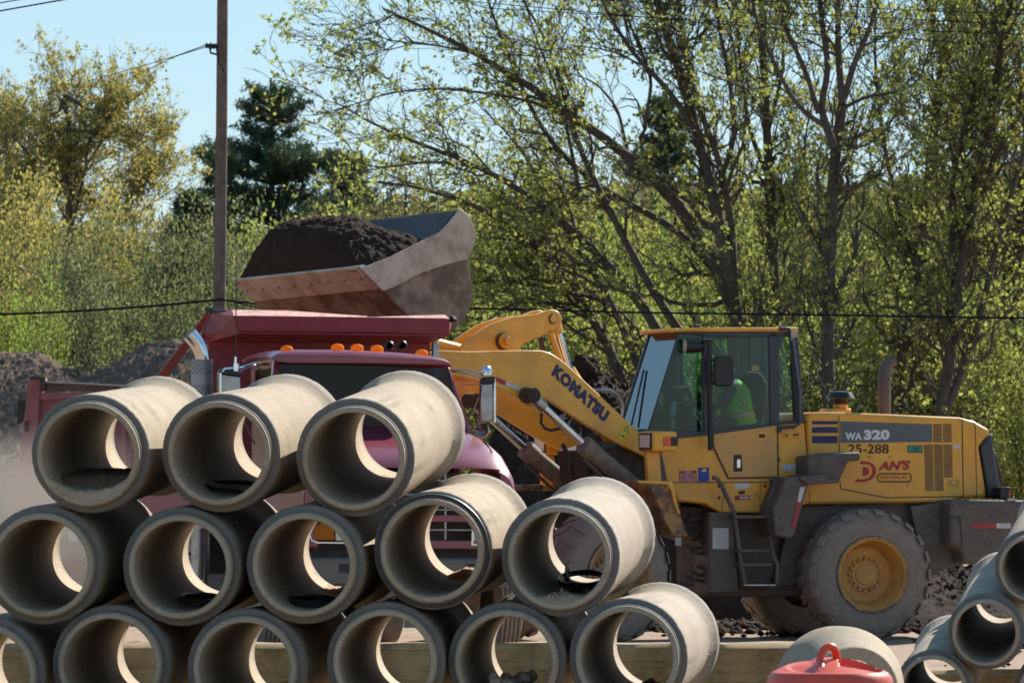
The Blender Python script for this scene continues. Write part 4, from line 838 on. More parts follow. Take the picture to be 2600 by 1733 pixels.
# ================================================================ red dump truck, facing the camera
TR = Frame(1040.6, 57.3, 15)
tb = TR.P(-.1, 2.5, 0); truck = thing('dump_truck', tb, 'dark red dump truck with five amber roof lights facing the camera behind the pipes', 'dump truck')
def tp(name, zf, pts, w, depth, m, bevel=0, parent=truck, fr=TR, smooth=False):
    mb = MB(); mb.prism(fr.poly(zf, pts, w), fr.n * depth); return mb.build(name, m, parent, bevel=bevel, smooth=smooth)
def loft(secs, close=False):
    mb = MB(); n = len(secs[0]); vs = [p for s in secs for p in s]
    fs = [(i * n + j, (i + 1) * n + j, (i + 1) * n + (j + 1) % n, i * n + (j + 1) % n) for i in range(len(secs) - 1) for j in range(n if close else n - 1)]
    return mb.add(vs, fs)
def dense(pts, k=40):
    p = np.array(pts, float); s = np.r_[0, np.cumsum(np.linalg.norm(np.diff(p, axis=0), axis=1))]; t = np.linspace(0, s[-1], k)
    o = np.stack([np.interp(t, s, p[:, c]) for c in range(2)], 1)
    for _ in range(2): o[1:-1] = .25 * o[:-2] + .5 * o[1:-1] + .25 * o[2:]
    return o
# hood: lofted sections from the cowl (deep) to the nose
S0 = [(-60, 1300), (-60, 640), (-40, 560), (40, 505), (200, 478), (640, 468), (1080, 482), (1240, 494), (1300, 520), (1330, 590), (1335, 1300)]
S1 = [(10, 1300), (10, 660), (40, 590), (120, 530), (260, 505), (720, 500), (1150, 520), (1340, 545), (1420, 585), (1450, 650), (1455, 1300)]
S2 = [(90, 1300), (90, 740), (120, 660), (190, 600), (320, 570), (800, 575), (1240, 595), (1430, 620), (1500, 660), (1535, 730), (1540, 1300)]
S3 = [(150, 1300), (150, 800), (175, 730), (240, 670), (370, 645), (850, 648), (1290, 664), (1460, 690), (1540, 730), (1570, 800), (1575, 1300)]
S4 = [(175, 1300), (175, 850), (200, 780), (270, 725), (390, 700), (880, 700), (1310, 712), (1475, 735), (1558, 775), (1590, 850), (1590, 1300)]
S5 = [(185, 1300), (185, 900), (212, 815), (285, 765), (400, 742), (880, 742), (1310, 752), (1460, 770), (1545, 805), (1580, 880), (1583, 1300)]
secs = [[TR.at(z2(*p), w) for p in dense(S, 56)] for S, w in ((S0, 1.5), (S1, 1.0), (S2, .5), (S3, .2), (S4, .06), (S5, 0))]
loft(secs).build('hood', M['red'], truck, smooth=True)
mb = MB(); mb.tube([TR.at(z2(1330, 540), 1.25), TR.at(z2(1400, 590), .75), TR.at(z2(1440, 650), .35)], .012, 8, rs=[.014, .012, .004]); mb.build('hood_crease', M['red'], truck, smooth=True)
# front face: dark cavity, red surround, chrome and red bars
tp('grille_cavity', z2, [(230, 770), (1560, 790), (1560, 1300), (230, 1300)], .16, .5, M['dark'])
tp('grille_header', z2, [(285, 745), (400, 735), (880, 735), (1310, 745), (1490, 762), (1490, 772), (1440, 758), (880, 748), (400, 750)], -.01, .06, M['red'])
tp('fender_front', z2, [(1490, 775), (1545, 805), (1581, 880), (1583, 1290), (1490, 1290)], -.005, .12, M['red'], .03)
tp('fender_front', z2, [(186, 1290), (186, 900), (212, 815), (285, 765), (290, 1090), (290, 1290)], -.005, .12, M['red'], .03)
for y, hh, m, nm in ((830, 11, 'dullchrome', 'grille_bar'), (925, 11, 'dullchrome', 'grille_bar'), (1024, 11, 'dullchrome', 'grille_bar'), (1158, 13, 'dullchrome', 'grille_bar'), (1082, 44, 'red', 'painted_grille_bar'), (1256, 56, 'red', 'painted_grille_bar')):
    x0, x1 = (490, 1490)
    tp(nm, z2, [(x0, y - hh / 2), (x1, y - hh / 2 + 6), (x1, y + hh / 2 + 6), (x0, y + hh / 2)], -.02, .05, M[m], .006)
tp('grille_post', z2, [(1120, 775), (1132, 775), (1132, 1225), (1120, 1225)], .02, .03, M['dullchrome'])
def ringplate(pts, t, w, depth, fr=TR, zf=z2):
    c = np.mean(np.array(pts), axis=0); inn = [(c[0] + (p[0] - c[0]) * t[0], c[1] + (p[1] - c[1]) * t[1]) for p in pts]
    A = fr.poly(zf, pts, w); B = fr.poly(zf, inn, w); n = len(A); mb = MB(); d = fr.n * depth
    vs = A + B + [p + d for p in A] + [p + d for p in B]; fs = []
    for i in range(n):
        j = (i + 1) % n; fs += [(i, j, n + j, n + i), (2 * n + i, 3 * n + i, 3 * n + j, 2 * n + j), (i, 2 * n + i, 2 * n + j, j), (n + i, n + j, 3 * n + j, 3 * n + i)]
    return mb.add(vs, fs)
for side in (0, 1):
    def mx(p): return (p[0], p[1]) if not side else (1776 - p[0], p[1] + 12)
    hl = [mx(p) for p in [(222, 1190), (228, 1140), (250, 1100), (290, 1092), (470, 1092), (480, 1255), (270, 1252), (235, 1235)]]
    f = ringplate(hl, (.90, .84), -.03, .05).build('headlight', M['chrome'], truck, bevel=.004)
    tp('turn_signal', z2, [mx(p) for p in [(256, 1200), (262, 1150), (300, 1116), (350, 1120), (386, 1150), (392, 1228), (264, 1226)]], -.015, .03, M['amber'], .01, parent=f)
    tp('lamp', z2, [mx(p) for p in [(398, 1116), (465, 1112), (466, 1236), (398, 1232)]], -.01, .03, M['lens'], .008, parent=f)
tp('bumper', z2, [(120, 1345), (1640, 1350), (1640, 1540), (120, 1535)], -.22, .14, M['bumper'], .03)
tp('bumper_opening', z2, [(1262, 1385), (1335, 1385), (1335, 1445), (1262, 1445)], -.224, .01, M['black'], 0)
tp('bumper_opening', z2, [(420, 1385), (490, 1385), (490, 1445), (420, 1445)], -.224, .01, M['black'], 0)
tp('frame_front', z2, [(250, 1290), (1500, 1290), (1500, 1420), (250, 1420)], .12, .6, M['dark'])
# cab
tp('dashboard', z2, [(20, 470), (1230, 490), (1260, 620), (20, 620)], 1.58, .35, M['cabdark'], .03)
def side(px, w0, w1, ys): pass
cabL = [TR.at(z5(822, 1060), 1.68), TR.at(z5(790, 1500), 1.52), TR.at(z5(770, 1960), 1.5)]
mb = MB(); mb.prism([TR.at(z5(828, 1068), 1.66), TR.at(z5(868, 1100), 1.66), TR.at(z5(828, 1560), 1.52), TR.at(z5(785, 1560), 1.52)], TR.n * .12); mb.build('windscreen_pillar', M['red'], truck, bevel=.02)
mb = MB(); mb.prism([TR.at(z5(1968, 1130), 1.66), TR.at(z5(1988, 1130), 1.66), TR.at(z5(2145, 1575), 1.50), TR.at(z5(2108, 1575), 1.50)], TR.n * .12); mb.build('windscreen_pillar', M['red'], truck, bevel=.01)
tp('windscreen', z5, [(866, 1105), (1970, 1130), (2112, 1570), (826, 1560)], 1.62, .008, M['truckglass'])
def quad3(nm, ps, th, m, off=V((0, 0, 0)), bevel=0, parent=truck):
    mb = MB(); mb.prism([p + off for p in ps], th); return mb.build(nm, m, parent, bevel=bevel)
# left side of the cab: upper frame, door below, quarter glass
tL = TR.at(z5(830, 1075), 1.72); xl = (tL - V((TR.x0, TR.y0, 0))).dot(TR.a); ztopc = tL.z
def LP_(w, z, dx=0): return TR.P(xl + dx, w, z)
zs = TR.at(z5(800, 1285), 1.8).z - .22   # sill
quad3('door', [LP_(1.74, zs), LP_(2.82, zs), LP_(2.82, .95), LP_(1.60, .95)], TR.a * .06, M['red'], bevel=.01)
quad3('door_frame', [LP_(1.74, ztopc), LP_(2.86, ztopc - .02), LP_(2.86, ztopc - .10), LP_(1.80, ztopc - .09)], TR.a * .06, M['red'], bevel=.01)
quad3('door_frame', [LP_(2.70, ztopc - .06), LP_(2.86, ztopc - .06), LP_(2.86, zs), LP_(2.76, zs)], TR.a * .06, M['red'], bevel=.01)
quad3('side_window', [LP_(1.76, ztopc - .09), LP_(2.72, ztopc - .09), LP_(2.76, zs), LP_(1.72, zs)], TR.a * .006, M['truckglass'], off=TR.a * .03)
quad3('door_sticker', [TR.at(z2(-7, -7), 1) * 0 + LP_(1.95, zs - .22, -.004), LP_(2.09, zs - .22, -.004), LP_(2.09, zs - .34, -.004), LP_(1.95, zs - .34, -.004)], TR.a * .003, M['white'])
tRr = TR.at(z5(1988, 1120), 1.72); xr = (tRr - V((TR.x0, TR.y0, 0))).dot(TR.a)
quad3('door', [TR.P(xr + .1, 1.74, zs), TR.P(xr + .1, 2.82, zs), TR.P(xr + .1, 2.82, .95), TR.P(xr + .1, 1.6, .95)], TR.a * -.06, M['red'])
quad3('door_frame', [TR.P(xr, 2.6, ztopc), TR.P(xr, 2.86, ztopc), TR.P(xr + .1, 2.86, zs), TR.P(xr + .1, 2.7, zs)], TR.a * -.05, M['red'])
quad3('cab_back', [TR.P(xl + .02, 2.87, ztopc), TR.P(xr - .02, 2.87, ztopc - .03), TR.P(xr + .06, 2.87, .9), TR.P(xl + .02, 2.87, .9)], TR.n * .05, M['cabdark'])
mb = MB(); mb.box(TR.P((xl + xr) / 2, 2.35, 1.75), TR.a * 1.5, TR.n * .5, V((0, 0, .9))); mb.build('seat', M['cabdark'], truck, bevel=.06)
# roof with front visor
vis = [(802, 1062), (806, 1042), (838, 1024), (960, 1014), (1350, 1016), (1700, 1036), (1905, 1058), (1990, 1084), (2016, 1112), (2018, 1140), (1985, 1136), (1500, 1112), (870, 1104), (840, 1085)]
vd = [tuple(p) for p in dense(vis + [vis[0]], 70)[:-1]]
cv = np.array(vd).mean(0)
def shr(k, dy=0): return [(cv[0] + (p[0] - cv[0]) * (1 - k * .03), cv[1] + (p[1] - cv[1]) * (1 - k) + dy) for p in vd]
secs = [[TR.at(z5(*p), w) for p in s] for s, w in ((shr(.55, 10), 1.30), (shr(.18, 3), 1.34), (vd, 1.42))]
top = [TR.at(z5(*p), 1.42) for p in vd]; secs += [[p + TR.n * k + V((0, 0, dz)) for p in top] for k, dz in ((.3, .012), (.9, .012), (1.40, -.01), (1.46, -.04))]
mb = loft(secs, True); n = len(vd); mb.f.append(tuple(range(n))); mb.f.append(tuple(range((len(secs) - 1) * n, len(secs) * n))[::-1]); roof = mb.build('roof', M['red'], truck, smooth=True)
for x, y in ((910, 1016), (1246, 1004), (1377, 1006), (1508, 1013), (1806, 1042)):
    c = TR.at(z5(x, y), 1.52); w_, h_ = .068, .062; mb = MB()
    prof = [(-.02, w_ * .98), (0, w_), (.02, w_ * .95), (.036, w_ * .75), (.047, w_ * .4), (.05, 0.002)]
    mb.lathe(prof, c, (0, 0, 1), 20); mb.build('marker_light', M['amber'], truck, smooth=True)
for x, y in ((1595, 985), (1682, 982)):
    c = TR.at(z5(x, y), 2.3); mb = MB(); mb.lathe([(0, .035), (.02, .052), (.01, .035), (.09, .022), (.28, .015)], c, TR.n, 18); mb.build('air_horn', M['black'], truck, smooth=True)
    mb = MB(); mb.tube([c + TR.n * .2, c + TR.n * .2 - V((0, 0, .12))], .015, 6); mb.build('horn_bracket', M['black'], truck)
# mirrors
def tubep(nm, pts, r, m, parent=truck, seg=10, rs_=None):
    mb = MB(); mb.tube(pts, r, seg, rs=rs_); return mb.build(nm, m, parent, smooth=True)
wm = 1.35
mL = tp('side_mirror', z5, [(466, 1170), (604, 1190), (606, 1420), (466, 1420)], wm, .10, M['dullchrome'], .015)
tp('mirror_cap', z5, [(464, 1150), (500, 1135), (570, 1142), (606, 1160), (606, 1192), (464, 1172)], wm - .01, .12, M['black'], .012, parent=mL)
tp('mirror_trim', z5, [(463, 1165), (478, 1165), (478, 1420), (463, 1420)], wm - .02, .13, M['chrome'], .004, parent=mL)
tubep('mirror_arm', [TR.at(z5(480, 1160), wm), TR.at(z5(500, 1138), wm), TR.at(z5(560, 1135), wm), TR.at(z5(620, 1128), wm + .05), TR.at(z5(690, 1104), wm + .15), TR.at(z5(790, 1110), wm + .35)], .014, M['chrome'], seg=8)
tubep('mirror_arm', [TR.at(z5(590, 1160), wm), TR.at(z5(700, 1110), wm + .15), TR.at(z5(735, 1140), wm + .3), TR.at(z5(790, 1180), wm + .4)], .006, M['dullchrome'], seg=6)
tubep('mirror_arm', [TR.at(z5(600, 1400), wm), TR.at(z5(640, 1520), wm + .1), TR.at(z5(700, 1640), wm + .25)], .012, M['dullchrome'], seg=6)
tubep('mirror_knuckle', [TR.at(z5(572, 1155), wm - .03), TR.at(z5(576, 1105), wm - .03)], .03, M['chrome'], seg=10)
tubep('antenna', [TR.at(z5(570, 1130), wm - .03), TR.at(z5(571, 1060), wm - .03)], .013, M['chrome'], seg=8)
an = tubep('antenna', [TR.at(z5(571, 1070), wm - .03), TR.at(z5(574, 420), wm - .03)], .006, M['black'], seg=6)
tubep('antenna_tip', [TR.at(z5(574, 430), wm - .03), TR.at(z5(574, 400), wm - .03)], .012, M['redst'], parent=an, seg=6)
mR = tp('side_mirror', z2, [(1366, 190), (1448, 184), (1450, 440), (1356, 446)], wm + .25, .10, M['dullchrome'], .02)
tp('mirror_trim', z2, [(1448, 160), (1462, 160), (1462, 450), (1446, 450)], wm + .24, .12, M['chrome'], .004, parent=mR)
tp('mirror_cap', z2, [(1380, 150), (1455, 140), (1458, 186), (1370, 192)], wm + .23, .13, M['black'], .01, parent=mR)
mb = MB(); c = TR.at(z2(1399, 118), wm + .3); mb.lathe([(-.03, .055), (.02, .058), (.05, .045), (.07, .02), (.072, .002)], c, (0, 0, 1), 18); mb.build('round_mirror_back', M['chrome'], truck, smooth=True)
tubep('mirror_arm', [TR.at(z2(1160, 105), wm + .45), TR.at(z2(1280, 103), wm + .35), TR.at(z2(1385, 140), wm + .3)], .012, M['dullchrome'], seg=8)
tubep('mirror_arm', [TR.at(z2(1160, 112), wm + .45), TR.at(z2(1270, 125), wm + .35), TR.at(z2(1385, 160), wm + .3)], .008, M['dullchrome'], seg=8)
tubep('mirror_arm', [TR.at(z2(1385, 200), wm + .3), TR.at(z2(1285, 430), wm + .4)], .008, M['dullchrome'], seg=8)
mb = MB(); c = TR.at(z2(1366, 500), wm + .35); mb.lathe([(0, .07), (.015, .085), (.05, .08), (.07, .04), (.075, .002)], c, (TR.n + TR.a * .4), 20); mb.build('convex_mirror', M['dullchrome'], truck, smooth=True)
tubep('mirror_arm', [TR.at(z2(1400, 450), wm + .3), TR.at(z2(1366, 500), wm + .35), TR.at(z2(1330, 490), wm + .4)], .01, M['black'], seg=6)
# exhaust stack at the left behind the cab
we = 2.95
c0 = TR.at(z5(348, 1078), we); mb = MB(); c1 = V((c0.x, c0.y, .7)); mb.lathe([(1.15, .08), (1.15, .118), (c0.z - .7, .118), (c0.z - .7, .09)], c1, (0, 0, 1), 32)
m, nt, bs, out = nodes('perforated_heat_shield')
br = tex(nt, 'ShaderNodeTexBrick', rnd=False); br.inputs['Scale'].default_value = 1
mp = br.inputs['Vector'].links[0].from_node; tc = mp.inputs[0].links[0].from_node
sx = nt.nodes.new('ShaderNodeSeparateXYZ'); nt.links.new(tc.outputs['Object'], sx.inputs[0]); cxyz = nt.nodes.new('ShaderNodeCombineXYZ')
nt.links.new(sx.outputs[0], cxyz.inputs[0]); nt.links.new(sx.outputs[2], cxyz.inputs[1]); nt.links.new(cxyz.outputs[0], br.inputs['Vector'])
br.inputs['Color1'].default_value = (.01, .01, .01, 1); br.inputs['Color2'].default_value = (.015, .015, .015, 1); br.inputs['Mortar'].default_value = (.30, .30, .31, 1)
br.inputs['Brick Width'].default_value = .044; br.inputs['Row Height'].default_value = .026; br.inputs['Mortar Size'].default_value = .0085
wv = nt.nodes.new('ShaderNodeMath'); wv.operation = 'PINGPONG'; nt.links.new(sx.outputs[2], wv.inputs[0]); wv.inputs[1].default_value = .16
gt = nt.nodes.new('ShaderNodeMath'); gt.operation = 'GREATER_THAN'; nt.links.new(wv.outputs[0], gt.inputs[0]); gt.inputs[1].default_value = .05
nt.links.new(mixc(nt, gt.outputs[0], (.30, .30, .31), br.outputs[0]), bs.inputs['Base Color']); bs.inputs['Metallic'].default_value = .6; bs.inputs['Roughness'].default_value = .45
stack = mb.build('exhaust_stack', m, truck, smooth=True)
mb = MB(); mb.lathe([(0, .001), (0, .08), (1.16, .08)], c1, (0, 0, 1), 24); mb.build('exhaust_pipe', M['dullchrome'], truck, smooth=True)
pts = [TR.at(z5(350, 1085), we), TR.at(z5(346, 1030), we), TR.at(z5(325, 985), we), TR.at(z5(292, 940), we), TR.at(z5(262, 905), we)]
P = [V(p) for p in resample(pts, [1] * 5, 14)[0]]
mb = MB(); mb.tube(P, .07, 24, cap=False, rs=list(np.linspace(.075, .082, 14))); mb.build('exhaust_elbow', M['chrome'], truck, smooth=True)
mb = MB(); mb.tube(P[10:], .07, 24, cap=True, rs=[.06, .062, .064, .066]); mb.build('exhaust_mouth', M['black'], truck)
# dump bed: overhanging cab shield, bulkhead, floor, sides, brace
wh = 3.35
bedp = tp('cab_shield', z5, [(590, 785), (1955, 803), (1992, 806), (1985, 912), (1500, 900), (590, 892), (560, 800)], wh, .75, M['bedred'], .012)
mb = MB(); A = [TR.at(z5(*p), wh) for p in ((556, 786), (900, 790), (1500, 806), (1992, 808))]; B = [TR.at(z5(*p), wh + .35) for p in ((546, 748), (900, 752), (1500, 794), (1958, 780))]
mb.quadstrip(A, B); A2 = [p - V((0, 0, .02)) for p in A]; B2 = [p - V((0, 0, .02)) for p in B]; mb.quadstrip(B, B2); mb.quadstrip(B2, A2); mb.build('shield_rim', M['rim_lit'], truck)
mb = MB(); mb.prism([TR.at(z5(590, 892), wh), TR.at(z5(556, 790), wh), TR.at(z5(546, 748), wh + .35), TR.at(z5(400, 766), wh + .75), TR.at(z5(346, 905), wh + .75), TR.at(z5(352, 1010), wh + .75), TR.at(z5(395, 962), wh + .72)], TR.n * .03)
mb.build('shield_side', M['bedred'], truck)
mb = MB(); mb.prism([TR.at(z5(1985, 912), wh), TR.at(z5(1992, 806), wh), TR.at(z5(2010, 830), wh + .4), TR.at(z5(1990, 915), wh + .6), TR.at(z5(1835, 978), wh + .7)], TR.n * .03); mb.build('shield_side', M['bedred'], truck)
mb = MB(); mb.prism([TR.at(z5(590, 905), wh + .02), TR.at(z5(1980, 925), wh + .02), TR.at(z5(1840, 975), wh + .7), TR.at(z5(395, 962), wh + .72)], V((0, 0, .02))); mb.build('shield_underside', M['bedred'], truck)
tp('bulkhead', z5, [(392, 955), (1860, 950), (1850, 1900), (392, 1900)], wh + .76, .05, M['bedred'])
tubep('shield_bar', [TR.at(z5(392, 752), wh + .75), TR.at(z5(540, 766), wh + .37)], .022, M['black'], seg=8)
tubep('bar_end', [TR.at(z5(384, 752), wh + .76), TR.at(z5(415, 754), wh + .7)], .035, M['black'], seg=8)
tubep('bar_end', [TR.at(z5(2000, 808), wh + .1), TR.at(z5(2020, 812), wh + .16)], .035, M['black'], seg=8)
mb = MB(); pa, pb = TR.at(z5(398, 778), wh + .8), TR.at(z5(40, 1250), wh + 2.3); dd = (pb - pa).normalized(); sv = dd.cross(TR.n).normalized(); mb.prism([pa + sv * .04, pa - sv * .04, pb - sv * .055, pb + sv * .055], TR.n * .06); mb.build('bed_brace', M['bedred'], truck, bevel=.008)
def bx(w): return TR.P(0, w, 0)
XL = (TR.at(z5(400, 1100), wh + .8) - V((TR.x0, TR.y0, 0))).dot(TR.a) + .02; XR = (TR.at(z5(1850, 1100), wh + .8) - V((TR.x0, TR.y0, 0))).dot(TR.a)
for x, nm in ((XL, 'bed_side'), (XR, 'bed_side')):
    mb = MB(); mb.prism([TR.P(x, wh + .8, 2.70), TR.P(x, wh + 5.2, 2.70), TR.P(x, wh + 5.2, 1.35), TR.P(x, wh + .8, 1.35)], TR.a * (.05 if x == XL else -.05)); mb.build(nm, M['bedred'], truck)
mb = MB(); mb.prism([TR.P(XL, wh + .8, 1.35), TR.P(XR, wh + .8, 1.35), TR.P(XR, wh + 5.2, 1.35), TR.P(XL, wh + 5.2, 1.35)], V((0, 0, .06))); mb.build('bed_floor', M['bedred'], truck)
mb = MB(); mb.prism([TR.P(XL, wh + 5.2, 2.7), TR.P(XR, wh + 5.2, 2.7), TR.P(XR, wh + 5.2, 1.2), TR.P(XL, wh + 5.2, 1.2)], TR.n * .06); mb.build('tailgate', M['bedred'], truck)
tp('hoist_post', z5, [(1882, 960), (1922, 960), (1922, 1600), (1882, 1600)], 3.2, .08, M['dullchrome'], .01)
for s in (-.42, .42):
    mb = MB(); mb.box(TR.P(s, 4.4, .95), TR.a * .09, TR.n * 8.2, V((0, 0, .28))); mb.build('frame_rail', M['dark'], truck)
mb = MB(); mb.box(TR.P(xl + .25, 2.3, .8), TR.a * .55, TR.n * 1.2, V((0, 0, .6))); mb.build('fuel_tank', M['dark'], truck, bevel=.08)
tubep('intake_pipe', [TR.at(zt(0, 0), 1) * 0 + TR.at((502, 1340), 2.0), TR.at((502, 1400), 2.0), TR.at((500, 1470), 2.0)], .07, M['dullchrome'], seg=16, rs_=[.07, .07, .062])
def wheel(root, c, ax, R_, W_, rimR, mt, mr, lugs=0, dish=.0, nut=10, name='wheel', lugd=.035, hubdepth=.12, lugw=1.0):
    """c = centre of the outer face, ax = unit vector pointing into the machine"""
    c = V(c); ax = V(ax).normalized(); mb = MB(); h = W_
    mb.lathe([(0.03, rimR * 1.0), (0.0, rimR * 1.06), (-.0, R_ * .66), (.004, R_ * .80), (.03, R_ * .905), (.07, R_ * .955), (.13, R_ * .975), (h - .13, R_ * .975), (h - .07, R_ * .955), (h - .03, R_ * .905), (h, R_ * .78), (h - .01, rimR)], c, ax, 72)
    t = mb.build(name, mt, root, smooth=True)
    mb = MB(); mb.lathe([(.035, rimR * .98), (-.004, rimR * 1.02), (-.006, rimR * .93), (.03, rimR * .90), (.05, rimR * .86), (hubdepth * .8 + dish, rimR * .80), (hubdepth + dish, rimR * .74), (hubdepth + dish, rimR * .40), (hubdepth + dish - .02, rimR * .38), (hubdepth + dish - .02, 0.001)], c, ax, 56)
    mb.build('rim', mr, t, smooth=True)
    if lugs:
        mb = MB(); mb.lathe([(.0, rimR * 1.03), (-.014, rimR * 1.035), (-.016, rimR * .985), (.0, rimR * .97)], c, ax, 64); mb.build('rim_flange', M['rim_edge'], t, smooth=True)
    u = ax.cross(V((0, 0, 1))).normalized(); w = ax.cross(u); mb = MB()
    for k in range(nut):
        a_ = 2 * math.pi * k / nut; p = c + ax * (hubdepth + dish - .022) + (u * math.cos(a_) + w * math.sin(a_)) * rimR * .44
        mb.lathe([(.03, rimR * .055), (-.012, rimR * .055), (-.02, rimR * .03), (-.02, .001)], p, ax, 8)
    mb.lathe([(.03, rimR * .3), (-.015, rimR * .28), (-.02, .001)], c + ax * (hubdepth + dish - .02), ax, 24)
    mb.build('hub', mr, t, smooth=True)
    if lugs:
        mb = MB()
        for k in range(lugs):
            for sd in (0, 1):
                a_ = 2 * math.pi * (k + .5 * sd) / lugs; da = 2 * math.pi / lugs * .30; sk = .32 * 2 * math.pi / lugs
                def q(t_, r, al): return c + ax * t_ + (u * math.cos(al) + w * math.sin(al)) * r
                e0, e1 = (-.004, h * .47) if not sd else (h + .004, h * .53)
                vs = []
                for r1 in (0, 1):
                    rr0 = R_ * .915 if not r1 else R_ * .935; rr1 = R_ * .96 if not r1 else R_ + lugd * .0
                    vs += [q(e0, rr0, a_ - da), q(e0, rr0, a_ + da), q(e0 + (e1 - e0) * .22, (R_ * .96 if not r1 else R_ * .99), a_ - da), q(e0 + (e1 - e0) * .22, (R_ * .96 if not r1 else R_ * .99), a_ + da), q(e1, rr1, a_ - da * .8 + sk), q(e1, rr1, a_ + da * .8 + sk)]
                mb.add(vs, [(6, 7, 9, 8), (8, 9, 11, 10), (0, 6, 8, 2), (2, 8, 10, 4), (1, 3, 9, 7), (3, 5, 11, 9), (0, 1, 7, 6), (4, 10, 11, 5)])
        mb.build('tread', mt, t)
    return t
for u, nm in ((668, 'l'), (1268, 'r')):
    p = TR.at((u, 1500), .95); k = (p - V((TR.x0, TR.y0, 0))).dot(TR.a); out = -1 if nm == 'l' else 1
    cc = TR.P(k + out * .14, .95, .52); tw = wheel(truck, cc, TR.a * -out, .52, .28, .29, M['rubber'], M['dullchrome'], name='front_wheel', nut=8)
    mb = MB()
    for j in range(5):
        t_ = .05 + j * .045; mb.lathe([(t_ - .012, .497), (t_ - .012, .522), (t_ + .012, .522), (t_ + .012, .497)], cc, TR.a * -out, 64)
    mb.build('tread_rib', M['rubber'], tw)
for w in (5.4, 6.8):
    for out in (-1, 1): wheel(truck, TR.P(out * 1.2, w, .52), TR.a * -out, .52, .55, .29, M['rubber'], M['dullchrome'], name='rear_wheel', nut=8)
for out in (-1, 1):
    mb = MB(); mb.box(TR.P(out * .95, 5.0, .9) , TR.a * .3, TR.n * .02, V((0, 0, .9))); mb.build('mud_flap', M['black'], truck)
# ---------------------------------------------------------------- second red dump truck, dusty, far left
F2 = Frame(200, 74, -6); b2 = F2.P(-.3, 1.2, 0); t2 = thing('dump_truck', b2, 'faded dusty red dump truck body at the left edge behind the first pipes', 'dump truck')
def p2(nm, pts, w, d, m, bevel=0, zf=z1): 
    mb = MB(); mb.prism(F2.poly(zf, pts, w), F2.n * d); return mb.build(nm, m, t2, bevel=bevel)
p2('corner_post', [(190, 148), (268, 143), (296, 165), (262, 290), (228, 1000), (100, 1000), (150, 480), (172, 300)], 0, .25, M['dustred'], .02)
p2('post_cap', [(198, 143), (300, 145), (298, 240), (266, 250), (262, 165), (200, 165)], -.02, .05, M['dark'], .01)
p2('side_board', [(300, 178), (560, 188), (835, 205), (835, 240), (300, 245)], .05, .05, M['rust'])
p2('top_rail', [(300, 174), (500, 182), (835, 200), (835, 212), (560, 196), (300, 186)], .02, .12, mat('bleached_board', (.42, .38, .35), .9, bmp=.3))
p2('side_rail', [(268, 252), (640, 250), (830, 256), (830, 300), (262, 300)], .02, .10, M['dustred'], .01)
p2('side_panel', [(235, 300), (1100, 300), (1100, 1060), (225, 1000)], .08, .06, M['dustred'])
for x in (560, 800, 1000): p2('side_rib', [(x, 300), (x + 38, 300), (x + 38, 1000), (x, 1000)], .0, .08, M['dustred'], .01)
p2('lower_beam', [(60, 890), (140, 900), (140, 1080), (60, 1080)], -.02, .2, M['dustred'], .01)
p2('lower_rail', [(140, 1000), (1100, 1000), (1100, 1075), (150, 1075)], -.02, .2, M['dustred'], .01)
p2('hinge_arm', [(45, 690), (125, 655), (125, 670), (52, 712), (48, 760), (36, 760)], .0, .05, M['dark'])
p2('pocket', [(165, 440), (190, 440), (188, 510), (163, 510)], -.012, .02, M['dark'])
p2('latch', [(118, 300), (168, 305), (160, 430), (115, 460)], .05, .1, M['dark'])
mb = MB(); mb.box(F2.P(2.2, 1.25, 1.9), F2.a * 4.4, F2.n * 2.2, V((0, 0, 1.3))); mb.build('body_interior', M['dustred'], t2)
mb = MB(); mb.box(F2.P(1.9, 1.2, .95), F2.a * 5.4, F2.n * .9, V((0, 0, .3))); mb.build('chassis', M['chassis'], t2)
for s in (-.05, 1.25, 4.2): 
    wheel(t2, F2.P(s, .0, .52), F2.n, .52, .5, .29, M['rubber'], M['dustred'], name='wheel', nut=8)
    wheel(t2, F2.P(s, 2.4, .52), -F2.n, .52, .5, .29, M['rubber'], M['dustred'], name='wheel', nut=8)
p2('work_light', [(455, 1150), (515, 1165), (510, 1240), (455, 1235)], -.1, .1, M['white'], .01)
# ================================================================ yellow wheel loader
LR = Frame(2215, 65, 18)                      # rear frame, w = 0 at the outer face of the near rear tyre
FF = Frame(1573, 63.6, 34)                    # front frame, steered towards the camera
lb_ = LR.P(-1.5, 1.3, 0); loader = thing('wheel_loader', lb_, 'large yellow articulated wheel loader lifting a full bucket of soil over the truck', 'wheel loader')
def lp(name, zf, pts, w, depth, m, bevel=0, parent=loader, fr=LR, smooth=False):
    mb = MB(); mb.prism(fr.poly(zf, pts, w), fr.n * depth); return mb.build(name, m, parent, bevel=bevel, smooth=smooth)
def lt(name, pts, r, m, parent=loader, seg=10, rs_=None):
    mb = MB(); mb.tube(pts, r, seg, rs=rs_); return mb.build(name, m, parent, smooth=True)
